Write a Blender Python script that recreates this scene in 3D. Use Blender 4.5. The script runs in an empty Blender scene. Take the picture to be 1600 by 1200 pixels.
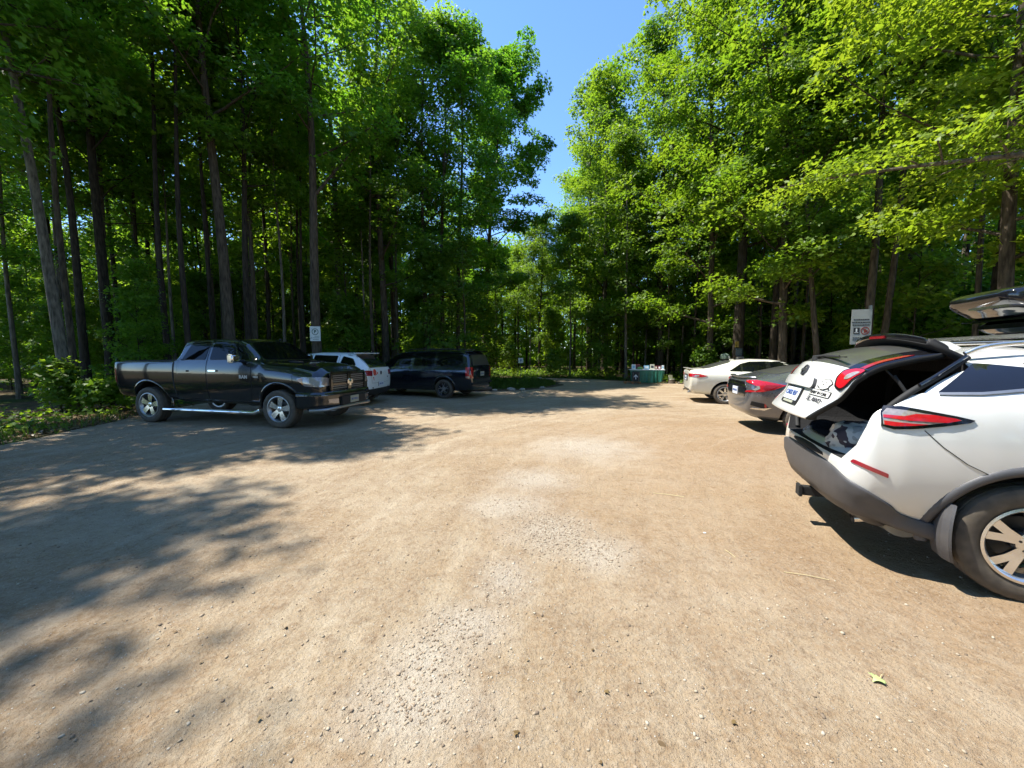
import bpy, bmesh, math, random
import numpy as np
from mathutils import Vector, Matrix, noise as mnoise
from mathutils.bvhtree import BVHTree
R = math.radians
scene = bpy.context.scene
COL = scene.collection
rng = np.random.default_rng(11)
random.seed(5)

# ------------------------------------------------------------------ materials
def nodes_of(m):
    m.use_nodes = True
    return m.node_tree.nodes, m.node_tree.links

def mat(name, base, rough=.5, metal=0., coat=0., spec=.5, var=0., scale=8., bump=0., bscale=60., dust=0., trans=0.):
    m = bpy.data.materials.new(name)
    N, L = nodes_of(m)
    b = N['Principled BSDF']
    b.inputs['Base Color'].default_value = (*base, 1)
    b.inputs['Roughness'].default_value = rough
    b.inputs['Metallic'].default_value = metal
    b.inputs['Coat Weight'].default_value = coat
    b.inputs['Coat Roughness'].default_value = .04
    b.inputs['Specular IOR Level'].default_value = spec
    tc = N.new('ShaderNodeTexCoord')
    col = None
    if var > 0 or dust > 0:
        nz = N.new('ShaderNodeTexNoise'); nz.inputs['Scale'].default_value = scale; nz.inputs['Detail'].default_value = 6
        L.new(tc.outputs['Object'], nz.inputs['Vector'])
        mx = N.new('ShaderNodeMix'); mx.data_type = 'RGBA'
        mx.inputs[6].default_value = (*[c*(1-var) for c in base], 1)
        mx.inputs[7].default_value = (*[min(1, c*(1+var)) for c in base], 1)
        L.new(nz.outputs['Fac'], mx.inputs[0]); col = mx.outputs[2]
        if dust > 0:
            sp = N.new('ShaderNodeSeparateXYZ'); L.new(tc.outputs['Object'], sp.inputs[0])
            mr = N.new('ShaderNodeMapRange'); mr.inputs[1].default_value = 1.0; mr.inputs[2].default_value = .25
            mr.inputs[3].default_value = 0; mr.inputs[4].default_value = 1
            L.new(sp.outputs['Z'], mr.inputs[0])
            mu = N.new('ShaderNodeMath'); mu.operation = 'MULTIPLY'; L.new(mr.outputs[0], mu.inputs[0]); L.new(nz.outputs['Fac'], mu.inputs[1])
            m2 = N.new('ShaderNodeMath'); m2.operation = 'MULTIPLY'; m2.inputs[1].default_value = dust; L.new(mu.outputs[0], m2.inputs[0])
            dm = N.new('ShaderNodeMix'); dm.data_type = 'RGBA'; dm.inputs[7].default_value = (.36, .28, .19, 1)
            L.new(m2.outputs[0], dm.inputs[0]); L.new(col, dm.inputs[6]); col = dm.outputs[2]
            ra = N.new('ShaderNodeMath'); ra.operation = 'MULTIPLY_ADD'; ra.inputs[1].default_value = .5; ra.inputs[2].default_value = rough
            L.new(m2.outputs[0], ra.inputs[0]); L.new(ra.outputs[0], b.inputs['Roughness'])
        L.new(col, b.inputs['Base Color'])
    if bump > 0:
        nb = N.new('ShaderNodeTexNoise'); nb.inputs['Scale'].default_value = bscale; nb.inputs['Detail'].default_value = 8
        L.new(tc.outputs['Object'], nb.inputs['Vector'])
        bp = N.new('ShaderNodeBump'); bp.inputs['Strength'].default_value = bump; bp.inputs['Distance'].default_value = .02
        L.new(nb.outputs['Fac'], bp.inputs['Height']); L.new(bp.outputs[0], b.inputs['Normal'])
    return m

M = {}
M['white_pearl'] = mat('white_pearl_paint', (.66, .66, .63), .22, .1, .9, var=.04, scale=3, dust=.30)
M['cream_paint'] = mat('cream_white_paint', (.68, .655, .56), .28, 0, .8, var=.04, scale=3, dust=.18)
M['white_paint'] = mat('plain_white_paint', (.75, .77, .76), .3, 0, .8, var=.05, scale=3, dust=.2)
M['charcoal_paint'] = mat('charcoal_metallic_paint', (.012, .013, .0145), .14, .2, 1, var=.15)
M['blueblack_paint'] = mat('blue_black_paint', (.008, .012, .02), .15, .2, 1, var=.15)
M['grey_paint'] = mat('grey_metallic_paint', (.13, .14, .16), .26, .55, 1, var=.06, dust=.2)
M['black_gloss'] = mat('gloss_black_plastic', (.008, .008, .010), .08, 0, .6, var=.1)
M['black_matte'] = mat('matte_black_plastic', (.012, .012, .012), .75, var=.2)
M['carpet'] = mat('dark_boot_carpet', (.006, .006, .007), .95, var=.3, scale=40, bump=.3)
M['cladding'] = mat('grey_plastic_cladding', (.055, .056, .062), .5, var=.2, scale=10, dust=.12, bump=.08, bscale=300)
M['glass'] = mat('tinted_car_glass', (.003, .004, .004), .02, 0, 0, spec=.22, var=.1)
M['glass_dusty'] = mat('dusty_rear_glass', (.055, .055, .050), .28, 0, .35, var=.22, scale=5)
M['glass_blue'] = mat('sky_reflecting_glass', (.012, .014, .018), .03, 0, 1, spec=1, var=.1)
M['rubber'] = mat('tyre_rubber', (.018, .018, .018), .7, var=.3, scale=12, bump=.05, bscale=200, dust=.42)
M['rubber_clean'] = mat('dark_tyre_rubber', (.013, .013, .013), .65, var=.2, scale=12, bump=.1, bscale=150, dust=.35)
M['alloy'] = mat('bright_alloy', (.74, .73, .71), .22, .9, 0, var=.1, scale=20)
M['alloy_dull'] = mat('dull_silver_alloy', (.36, .36, .36), .4, .8, 0, var=.15, scale=20)
M['alloy_dark'] = mat('dark_alloy', (.03, .03, .032), .4, .5, .3, var=.1)
M['brake'] = mat('brake_disc_steel', (.10, .10, .10), .5, .7, var=.2)
M['chrome'] = mat('chrome_trim', (.72, .72, .72), .1, 1.)
M['red_lens'] = mat('red_lamp_lens', (.40, .008, .014), .08, 0, 1, var=.45, scale=38)
M['dark_red_lens'] = mat('dark_red_reflector', (.26, .012, .022), .15, 0, 1, var=.2, scale=60)
M['clear_lens'] = mat('clear_lamp_lens', (.34, .30, .27), .10, .35, 1, var=.5, scale=45)
M['amber_lens'] = mat('amber_lens', (.5, .16, .02), .1, 0, 1)
M['plate'] = mat('plate_white', (.62, .66, .72), .4, var=.05)
M['plate_dull'] = mat('plate_dull_cream', (.30, .31, .24), .5, var=.12)
M['plate_ink'] = mat('plate_blue_ink', (.04, .09, .28), .5)
M['ink'] = mat('black_ink', (.012, .012, .014), .5)
M['badge'] = mat('grey_badge', (.12, .12, .14), .3, .7)
M['white_mark'] = mat('white_lettering', (.75, .75, .73), .5)
M['orange_red'] = mat('red_sticker', (.55, .07, .04), .5, var=.3, scale=60)
M['sign_white'] = mat('weathered_white_sign', (.62, .64, .60), .55, var=.10, scale=6)
M['sign_white_shaded'] = mat('shaded_white_sign', (.27, .28, .25), .6, var=.12, scale=5)
M['sign_green_ink'] = mat('dark_green_ink', (.02, .07, .05), .5)
M['sign_red'] = mat('sign_red_ink', (.20, .03, .02), .5)
M['post_wood'] = mat('weathered_post_wood', (.17, .14, .10), .85, var=.3, scale=14, bump=.4)
M['post_metal'] = mat('galvanised_post', (.34, .35, .34), .45, .7, var=.2)
M['yellow_notice'] = mat('yellow_notice', (.42, .32, .07), .6, var=.15, scale=20)
M['blue_notice'] = mat('faded_blue_board', (.075, .12, .15), .55, var=.2, scale=20)
M['grey_box'] = mat('pale_grey_box', (.36, .36, .34), .55, var=.1)
M['bin_green'] = mat('grey_green_bin_plastic', (.12, .17, .13), .5, var=.2, scale=8)
M['cloth_green'] = mat('green_table_cloth', (.014, .13, .08), .5, 0, .15, var=.45, scale=9, bump=.35, bscale=12)
M['tabletop'] = mat('white_plastic_tabletop', (.7, .72, .72), .45, var=.05)
M['paper_white'] = mat('white_card', (.72, .74, .74), .6, var=.06)
M['paper_blue'] = mat('pale_blue_card', (.22, .45, .62), .6, var=.3, scale=25)
M['paper_red'] = mat('maroon_card', (.20, .05, .06), .6, var=.25, scale=25)
M['paper_cream'] = mat('cream_card', (.55, .55, .42), .6, var=.2, scale=25)
M['bag_green'] = mat('light_green_bag', (.16, .38, .14), .6, var=.3)
M['orange_wood'] = mat('orange_brown_pallet_wood', (.38, .16, .06), .75, var=.3, scale=20, bump=.3)
M['blue_fabric'] = mat('blue_fabric', (.02, .06, .16), .8, var=.4, scale=14, bump=.4)
M['rock'] = mat('pale_field_stone', (.30, .27, .23), .85, var=.3, scale=12, bump=.6, bscale=18)
M['log'] = mat('fallen_log_bark', (.10, .075, .055), .9, var=.4, scale=18, bump=.7, bscale=30)
M['straw'] = mat('dry_straw', (.55, .45, .24), .7, var=.15, scale=40)

def bark(name, c, sc=1.0):
    m = bpy.data.materials.new(name); N, L = nodes_of(m); b = N['Principled BSDF']
    b.inputs['Roughness'].default_value = .92; b.inputs['Specular IOR Level'].default_value = .2
    tc = N.new('ShaderNodeTexCoord'); mp = N.new('ShaderNodeMapping'); mp.inputs['Scale'].default_value = (9*sc, 9*sc, 1.6*sc)
    L.new(tc.outputs['Object'], mp.inputs[0])
    n = N.new('ShaderNodeTexNoise'); n.inputs['Scale'].default_value = 2.2; n.inputs['Detail'].default_value = 8; L.new(mp.outputs[0], n.inputs['Vector'])
    n2 = N.new('ShaderNodeTexNoise'); n2.inputs['Scale'].default_value = 1.7; n2.inputs['Detail'].default_value = 4; L.new(tc.outputs['Object'], n2.inputs['Vector'])
    cr = N.new('ShaderNodeValToRGB'); e = cr.color_ramp.elements
    e[0].position = .32; e[0].color = (*[x*.45 for x in c], 1); e[1].position = .68; e[1].color = (*[x*1.5 for x in c], 1)
    L.new(n.outputs['Fac'], cr.inputs[0])
    mx = N.new('ShaderNodeMix'); mx.data_type = 'RGBA'; mx.inputs[7].default_value = (c[0]*1.7, c[1]*1.8, c[2]*1.7, 1)
    mr = N.new('ShaderNodeMapRange'); mr.inputs[1].default_value = .56; mr.inputs[2].default_value = .72; mr.inputs[4].default_value = .55
    L.new(n2.outputs['Fac'], mr.inputs[0]); L.new(mr.outputs[0], mx.inputs[0]); L.new(cr.outputs[0], mx.inputs[6]); L.new(mx.outputs[2], b.inputs['Base Color'])
    bp = N.new('ShaderNodeBump'); bp.inputs['Strength'].default_value = .7; bp.inputs['Distance'].default_value = .03
    L.new(n.outputs['Fac'], bp.inputs['Height']); L.new(bp.outputs[0], b.inputs['Normal'])
    return m
M['bark'] = bark('grey_brown_bark', (.074, .058, .041))
M['bark_dark'] = bark('dark_brown_bark', (.042, .033, .024))
M['bark_pale'] = bark('pale_grey_bark', (.135, .115, .088))

def leafmat(name, dark, light, tdark, tlight, tw=.45):
    m = bpy.data.materials.new(name); N, L = nodes_of(m)
    N.remove(N['Principled BSDF']); out = N['Material Output']
    at = N.new('ShaderNodeAttribute'); at.attribute_name = 'tint'
    oi = N.new('ShaderNodeObjectInfo')
    ad = N.new('ShaderNodeMath'); ad.operation = 'MULTIPLY_ADD'; ad.inputs[1].default_value = .5
    sb = N.new('ShaderNodeMath'); sb.operation = 'MULTIPLY_ADD'; sb.inputs[1].default_value = .5; sb.inputs[2].default_value = 0
    L.new(oi.outputs['Random'], sb.inputs[0]); L.new(at.outputs['Fac'], ad.inputs[0]); L.new(sb.outputs[0], ad.inputs[2])
    def mixc(a, b):
        x = N.new('ShaderNodeMix'); x.data_type = 'RGBA'; x.inputs[6].default_value = (*a, 1); x.inputs[7].default_value = (*b, 1)
        L.new(ad.outputs[0], x.inputs[0]); return x.outputs[2]
    d = N.new('ShaderNodeBsdfPrincipled'); d.inputs['Roughness'].default_value = .48; d.inputs['Specular IOR Level'].default_value = .35
    t = N.new('ShaderNodeBsdfTranslucent')
    L.new(mixc(dark, light), d.inputs['Base Color']); L.new(mixc(tdark, tlight), t.inputs['Color'])
    s = N.new('ShaderNodeMixShader'); s.inputs[0].default_value = tw
    L.new(d.outputs[0], s.inputs[1]); L.new(t.outputs[0], s.inputs[2]); L.new(s.outputs[0], out.inputs[0])
    return m
M['leaf'] = leafmat('maple_leaf', (.05, .115, .014), (.13, .21, .018), (.13, .31, .014), (.38, .52, .025), .5)
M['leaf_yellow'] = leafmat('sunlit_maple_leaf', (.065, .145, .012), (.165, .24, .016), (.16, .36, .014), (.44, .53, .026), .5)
M['leaf_deep'] = leafmat('deep_green_leaf', (.045, .12, .017), (.125, .215, .022), (.12, .36, .016), (.44, .62, .035), .54)
M['grass_leaf'] = leafmat('grass_blade', (.04, .09, .014), (.10, .16, .02), (.07, .18, .012), (.2, .32, .02), .3)
M['litter_leaf'] = leafmat('dry_leaf_litter', (.10, .06, .03), (.24, .17, .07), (.1, .06, .02), (.2, .14, .04), .15)

# ------------------------------------------------------------------ object helpers
def link(o, parent=None):
    COL.objects.link(o)
    if parent is not None: o.parent = parent
    return o
def tag(o, label=None, cat=None, group=None, kind=None):
    if label: o['label'] = label
    if cat: o['category'] = cat
    if group: o['group'] = group
    if kind: o['kind'] = kind
    return o
def thing(name, label, cat, loc=(0, 0, 0), rz=0., group=None):
    o = bpy.data.objects.new(name, None); o.location = loc; o.rotation_euler = (0, 0, rz); o.empty_display_size = .2
    return tag(link(o), label, cat, group)
def setmats(me, mats):
    for m in (mats if isinstance(mats, (list, tuple)) else [mats]): me.materials.append(M[m] if isinstance(m, str) else m)
def mesh_obj(name, verts, faces, mats, parent=None, smooth=False, mi=None):
    me = bpy.data.meshes.new(name); me.from_pydata([tuple(v) for v in verts], [], faces); setmats(me, mats)
    if mi is not None: me.polygons.foreach_set('material_index', mi)
    if smooth: me.polygons.foreach_set('use_smooth', [True]*len(faces))
    me.update()
    return link(bpy.data.objects.new(name, me), parent)
def bm_obj(name, bm, mats, parent=None, smooth_angle=None):
    if smooth_angle is not None:
        bm.normal_update()
        for f in bm.faces: f.smooth = True
        for e in bm.edges:
            e.smooth = not (len(e.link_faces) != 2 or e.calc_face_angle(0) > R(smooth_angle))
    me = bpy.data.meshes.new(name); bm.to_mesh(me); bm.free(); setmats(me, mats)
    return link(bpy.data.objects.new(name, me), parent)

class MB:
    """collects simple solids into one mesh"""
    def __init__(s): s.v = []; s.f = []; s.m = []
    def box(s, x0, x1, y0, y1, z0, z1, mi=0, T=None):
        n = len(s.v); P = [(x0, y0, z0), (x1, y0, z0), (x1, y1, z0), (x0, y1, z0), (x0, y0, z1), (x1, y0, z1), (x1, y1, z1), (x0, y1, z1)]
        if T is not None: P = [tuple(T @ Vector(p)) for p in P]
        s.v += P; F = [(0, 3, 2, 1), (4, 5, 6, 7), (0, 1, 5, 4), (1, 2, 6, 5), (2, 3, 7, 6), (3, 0, 4, 7)]
        s.f += [tuple(n+i for i in f) for f in F]; s.m += [mi]*6; return s
    def tube(s, pts, rad, sides=8, mi=0, cap=True):
        pts = [Vector(p) for p in pts]; rad = rad if isinstance(rad, (list, tuple)) else [rad]*len(pts)
        base = len(s.v); prev = None
        for i, p in enumerate(pts):
            d = (pts[min(i+1, len(pts)-1)]-pts[max(i-1, 0)]).normalized()
            a = prev if prev is not None else (Vector((1, 0, 0)) if abs(d.x) < .8 else Vector((0, 1, 0)))
            a = (a-d*a.dot(d)).normalized(); b = d.cross(a); prev = a
            for k in range(sides):
                t = 2*math.pi*k/sides; s.v.append(tuple(p+(a*math.cos(t)+b*math.sin(t))*rad[i]))
        for i in range(len(pts)-1):
            for k in range(sides):
                q = (k+1) % sides
                s.f.append((base+i*sides+k, base+i*sides+q, base+(i+1)*sides+q, base+(i+1)*sides+k)); s.m.append(mi)
        if cap:
            s.f.append(tuple(base+k for k in reversed(range(sides)))); s.m.append(mi)
            s.f.append(tuple(base+(len(pts)-1)*sides+k for k in range(sides))); s.m.append(mi)
        return s
    def lathe(s, prof, seg=32, axis='z', c=(0, 0, 0), mi=0, wob=None):
        """prof: (radius, height) list"""
        n = len(s.v); k = len(prof)
        for j in range(seg):
            t = 2*math.pi*j/seg; ct, st = math.cos(t), math.sin(t)
            for (r, h) in prof:
                if wob: r = r+wob(j, r, h)
                p = (r*ct, r*st, h) if axis == 'z' else (r*ct, h, r*st)
                s.v.append((p[0]+c[0], p[1]+c[1], p[2]+c[2]))
        for j in range(seg):
            q = (j+1) % seg
            for i in range(k-1):
                s.f.append((n+j*k+i, n+q*k+i, n+q*k+i+1, n+j*k+i+1)); s.m.append(mi)
        return s
    def build(s, name, mats, parent=None, angle=35, bevel=0):
        bm = bmesh.new(); vs = [bm.verts.new(p) for p in s.v]
        for f, mi in zip(s.f, s.m):
            try:
                fc = bm.faces.new([vs[i] for i in f]); fc.material_index = mi
            except ValueError: pass
        bmesh.ops.recalc_face_normals(bm, faces=bm.faces[:])
        if bevel:
            bmesh.ops.bevel(bm, geom=[e for e in bm.edges if len(e.link_faces) == 2 and e.calc_face_angle(0) > R(30)], offset=bevel, segments=2, affect='EDGES', clamp_overlap=True)
        return bm_obj(name, bm, mats, parent, angle)

def catmull(P, n):
    """interpolate rows of P (k x d) with n steps per span"""
    P = np.asarray(P, float); out = []
    for i in range(len(P)-1):
        p0 = P[max(i-1, 0)]; p1 = P[i]; p2 = P[i+1]; p3 = P[min(i+2, len(P)-1)]
        for k in range(n):
            t = k/n
            out.append(.5*((2*p1)+(-p0+p2)*t+(2*p0-5*p1+4*p2-p3)*t*t+(-p0+3*p1-3*p2+p3)*t**3))
    out.append(P[-1]); return np.array(out)

def offset_poly(P, d):
    n = len(P); A = sum(P[i][0]*P[(i+1) % n][1]-P[(i+1) % n][0]*P[i][1] for i in range(n)); sg = 1 if A > 0 else -1
    out = []
    for i in range(n):
        a, b, c = Vector(P[i-1]), Vector(P[i]), Vector(P[(i+1) % n])
        e1 = (b-a).normalized(); e2 = (c-b).normalized()
        n1 = Vector((e1.y, -e1.x))*sg; n2 = Vector((e2.y, -e2.x))*sg
        v = (n1+n2); l = max(v.length_squared/2, .35)
        out.append(tuple(b+v/l*d))
    return out
def round_poly(P, r, k=4):
    if r <= 0: return list(P)
    out = []; n = len(P)
    for i in range(n):
        a, b, c = Vector(P[i-1]), Vector(P[i]), Vector(P[(i+1) % n])
        d1 = min(r, (a-b).length*.45); d2 = min(r, (c-b).length*.45)
        p = b+(a-b).normalized()*d1; q = b+(c-b).normalized()*d2
        for j in range(k+1):
            t = j/k; out.append(tuple(p*(1-t)**2+b*2*t*(1-t)+q*t*t))
    return out

FR = {'L': ((0, 3, 0), (1, 0, 0), (0, 0, 1), (0, -1, 0)), 'R': ((0, -3, 0), (1, 0, 0), (0, 0, 1), (0, 1, 0)),
      'B': ((-9, 0, 0), (0, 1, 0), (0, 0, 1), (1, 0, 0)), 'F': ((9, 0, 0), (0, 1, 0), (0, 0, 1), (-1, 0, 0)),
      'T': ((0, 0, 5), (1, 0, 0), (0, 1, 0), (0, 0, -1))}

def project_panel(bm, bvh, poly, frame, off, thick, grid, mi_front=0, mi_rim=0):
    O, U, V, D = [Vector(a) for a in (FR[frame] if isinstance(frame, str) else frame)]
    t = bmesh.new(); t.faces.new([t.verts.new((p[0], p[1], 0)) for p in poly])
    bmesh.ops.triangulate(t, faces=t.faces[:])
    xs = [p[0] for p in poly]; ys = [p[1] for p in poly]
    for ax, lo, hi in ((0, min(xs), max(xs)), (1, min(ys), max(ys))):
        k = int((hi-lo)/grid)
        for i in range(1, k+1):
            c = lo+(hi-lo)*i/(k+1); co = Vector((0, 0, 0)); no = Vector((0, 0, 0)); co[ax] = c; no[ax] = 1
            bmesh.ops.bisect_plane(t, geom=t.verts[:]+t.edges[:]+t.faces[:], plane_co=co, plane_no=no, dist=1e-5)
    t.verts.ensure_lookup_table(); vmap = {}; hits = {}
    for v in t.verts:
        o = O+U*v.co.x+V*v.co.y
        h, nrm, _, _ = bvh.ray_cast(o, D)
        if h is None:
            h, nrm, _, _ = bvh.find_nearest(o+D*2)
        if nrm.dot(D) > 0: nrm = -nrm
        hits[v] = (h, nrm); vmap[v] = bm.verts.new(h+nrm*off)
    front = []
    for f in t.faces:
        try:
            g = bm.faces.new([vmap[v] for v in f.verts]); g.material_index = mi_front; g.smooth = True
            g.normal_update()
            if g.normal.dot(D) > 0: g.normal_flip()
            front.append(g)
        except ValueError: pass
    if thick > 0:
        inner = {}
        for e in [e for e in t.edges if len(e.link_faces) == 1]:
            a, b = e.verts
            for q in (a, b):
                if q not in inner: inner[q] = bm.verts.new(hits[q][0]-hits[q][1]*(thick-off))
            try:
                g = bm.faces.new([vmap[a], vmap[b], inner[b], inner[a]]); g.material_index = mi_rim
                ed = bm.edges.get((vmap[a], vmap[b]))
                if ed: ed.smooth = False
            except ValueError: pass
    t.free()

def text_mesh(txt, size, bold=0., extrude=.0015):
    cu = bpy.data.curves.new('lettering', 'FONT'); cu.body = txt; cu.size = size; cu.align_x = 'CENTER'; cu.align_y = 'CENTER'; cu.extrude = extrude; cu.offset = bold
    o = bpy.data.objects.new('lettering', cu); COL.objects.link(o)
    dg = bpy.context.evaluated_depsgraph_get(); me = bpy.data.meshes.new_from_object(o.evaluated_get(dg))
    bpy.data.objects.remove(o); bpy.data.curves.remove(cu); return me
def text_obj(name, txt, size, m, origin, xdir, ydir, parent, bold=0., extrude=.0015):
    me = text_mesh(txt, size, bold, extrude); x = Vector(xdir).normalized(); y = Vector(ydir); y = (y-x*y.dot(x)).normalized(); z = x.cross(y)
    T = Matrix((x, y, z)).transposed().to_4x4(); T.translation = Vector(origin); me.transform(T); me.materials.clear(); me.materials.append(M[m])
    o = bpy.data.objects.new(name, me); return link(o, parent)

# ------------------------------------------------------------------ vehicles
class Car:
    def __init__(s, name, label, cat, loc, yaw, table, paint, level=2, tight=.28, crease={}, cap=True):
        s.root = thing(name, label, cat, (loc[0], loc[1], 0), R(yaw)); s.paint = paint
        rows = []
        for q in table:
            x, zb, wl, wm, zm, ws, zs, wg, zg, wr, zr, zc = q
            rows.append([(x, 0, zb), (x, wl*.86, zb), (x, wl, zb+.07), (x, wm, zm), (x, ws, zs), (x, wg, zg), (x, wr, zr), (x, wr*.62, zr+(zc-zr)*.72), (x, 0, zc)])
        rows = np.array(rows); ext = [rows[0]]
        for a, b in zip(rows[:-1], rows[1:]):
            if b[0][0]-a[0][0] > .12: ext += [a*(1-tight)+b*tight, a*tight+b*(1-tight)]
            ext.append(b)
        bm = bmesh.new(); G = []
        for r in ext:
            left = [bm.verts.new(p) for p in r]
            right = [left[0]]+[bm.verts.new((p[0], -p[1], p[2])) for p in r[1:8]]+[left[8]]
            G.append((left, right))
        for (a, b) in zip(G[:-1], G[1:]):
            for sd in (0, 1):
                for i in range(8):
                    q = (a[sd][i], a[sd][i+1], b[sd][i+1], b[sd][i])
                    bm.faces.new(q if sd else q[::-1])
        for gi, fl in ((0, False), (-1, True)):
            l, r = G[gi]
            for i in range(8):
                vs = [l[i], l[i+1], r[i+1], r[i]]; vs = list(dict.fromkeys(vs))
                bm.faces.new(vs)
        bmesh.ops.recalc_face_normals(bm, faces=bm.faces[:])
        cl = bm.edges.layers.float.new('crease_edge')
        for idx, w in crease.items():
            for (a, b) in zip(G[:-1], G[1:]):
                for sd in (0, 1):
                    e = bm.edges.get((a[sd][idx], b[sd][idx]))
                    if e: e[cl] = w
        me = bpy.data.meshes.new('body'); bm.to_mesh(me); bm.free()
        o = bpy.data.objects.new('body', me); COL.objects.link(o)
        sub = o.modifiers.new('s', 'SUBSURF'); sub.levels = level; sub.render_levels = level
        dg = bpy.context.evaluated_depsgraph_get(); me2 = bpy.data.meshes.new_from_object(o.evaluated_get(dg))
        o.modifiers.clear(); o.data = me2; bpy.data.meshes.remove(me)
        setmats(me2, [paint, 'black_matte', 'carpet'])
        s.body = o; o.parent = s.root
        bm = bmesh.new(); bm.from_mesh(me2); s.bvh = BVHTree.FromBMesh(bm); bm.free()
    def cut(s, verts, faces, mi=1):
        """subtract a solid from the body; the cut faces take material mi"""
        me = bpy.data.meshes.new('cutter'); me.from_pydata([tuple(v) for v in verts], [], faces)
        bm = bmesh.new(); bm.from_mesh(me); bmesh.ops.recalc_face_normals(bm, faces=bm.faces[:]); bm.to_mesh(me); bm.free()
        setmats(me, [s.paint, 'black_matte', 'carpet']); me.polygons.foreach_set('material_index', [mi]*len(me.polygons))
        c = bpy.data.objects.new('cutter', me); COL.objects.link(c)
        c.parent = s.root
        md = s.body.modifiers.new('b', 'BOOLEAN'); md.operation = 'DIFFERENCE'; md.object = c; md.solver = 'EXACT'
        bpy.context.view_layer.update()
        dg = bpy.context.evaluated_depsgraph_get(); me2 = bpy.data.meshes.new_from_object(s.body.evaluated_get(dg))
        s.body.modifiers.clear(); old = s.body.data; s.body.data = me2; bpy.data.meshes.remove(old); bpy.data.objects.remove(c); bpy.data.meshes.remove(me)
    def finish(s, angle=38):
        bm = bmesh.new(); bm.from_mesh(s.body.data); bm.normal_update()
        for f in bm.faces: f.smooth = True
        for e in bm.edges: e.smooth = not (len(e.link_faces) != 2 or e.calc_face_angle(0) > R(angle) or e.link_faces[0].material_index != e.link_faces[1].material_index)
        bm.to_mesh(s.body.data); bm.free()
    def arches(s, xs, zc, rad, depth):
        for x in xs:
            for sd in (1, -1):
                n = 40; V = []; F = []
                for yy in (sd*depth, sd*1.6):
                    for k in range(n): V.append((x+rad*math.cos(2*math.pi*k/n), yy, zc+rad*math.sin(2*math.pi*k/n)))
                F = [tuple(range(n)), tuple(range(n, 2*n))]+[(k, (k+1) % n, n+(k+1) % n, n+k) for k in range(n)]
                s.cut(V, F, 1)
    def panel(s, name, poly, frame, m, off=.006, thick=.03, grid=.07, r=0., parent=None, rim=None, gap=0.):
        bm = bmesh.new(); poly = round_poly(poly, r)
        mats = [m, rim or m, 'black_matte']
        if gap: project_panel(bm, s.bvh, offset_poly(poly, gap), frame, off*.45, .01, grid, 2, 2)
        project_panel(bm, s.bvh, poly, frame, off, thick, grid, 0, 1)
        me = bpy.data.meshes.new(name); bm.to_mesh(me); bm.free(); setmats(me, mats)
        return link(bpy.data.objects.new(name, me), parent or s.root)
    def both(s, name, poly, m, **k):
        return [s.panel(name, poly, fr, m, **k) for fr in ('R', 'L')]
    def mirror_y(s, name, poly, frame, m, **k):
        return [s.panel(name, [(sg*p[0], p[1]) for p in poly], frame, m, **k) for sg in (1, -1)]
    def text(s, name, txt, size, m, at, frame, parent=None, bold=0., xdir=None, off=.008):
        O, U, V, D = [Vector(a) for a in (FR[frame] if isinstance(frame, str) else frame)]
        h, n, _, _ = s.bvh.ray_cast(O+U*at[0]+V*at[1], D)
        if h is None: h, n, _, _ = s.bvh.find_nearest(O+U*at[0]+V*at[1]+D*3)
        if n.dot(D) > 0: n = -n
        u = U if (U.cross(V)).dot(n) > 0 else -U
        return text_obj(name, txt, size, m, h+n*off, u-n*u.dot(n), V-n*V.dot(n), parent or s.root, bold)
    def wheel(s, x, sd, Rt, W, yc, rim_r, spokes, tyre='rubber_clean', alloy='alloy', face='alloy', turn=0., dish=.0):
        w = bpy.data.objects.new('wheel', None)
        mb = MB(); h = W/2
        mb.lathe([(.02, -h*.3), (.15, -h*.3), (.15, -h*.2), (.02, -h*.2)], 24, 'y', mi=0)      # brake disc
        mb.lathe([(.02, -h*.5), (.07, -h*.5), (.07, h*.3), (.02, h*.3)], 16, 'y', mi=0)
        wo = mb.build('wheel', ['brake'], s.root)
        bpy.data.objects.remove(w)
        wo.location = (x, sd*yc, Rt); wo.rotation_euler = (0, 0, (0 if sd > 0 else math.pi)+R(turn)*1)
        seg = 144
        prof = [(rim_r, -h*.82), (rim_r+.01, -h*.9), (rim_r+.05, -h*1.0), (Rt-.055, -h*1.0), (Rt-.03, -h*.96), (Rt-.010, -h*.86), (Rt-.003, -h*.74)]
        gr = [-.5, 0., .5]; t = []
        for g in gr: t += [(Rt, h*(g-.09)), (Rt-.009, h*(g-.07)), (Rt-.009, h*(g+.07)), (Rt, h*(g+.09))]
        prof = prof+t+[(r_, -y_) for (r_, y_) in prof[::-1]]
        mt = MB(); mt.lathe(prof, seg, 'y', wob=lambda j, r_, y_: (-.004 if (j % 4 == 0 and r_ > Rt-.02) else 0.))
        mt.build('tyre', [tyre], wo, 28)
        mr = MB()
        mr.lathe([(rim_r-.03, -h*.8), (rim_r+.006, -h*.86), (rim_r-.035, -h*.3), (rim_r-.04, h*.5), (rim_r-.018, h*.80), (rim_r+.008, h*.90), (rim_r+.012, h*.97), (rim_r-.004, h*1.0), (rim_r-.014, h*.93), (rim_r-.022, h*.82)], 64, 'y', mi=1)
        ro = rim_r-.012
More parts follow.
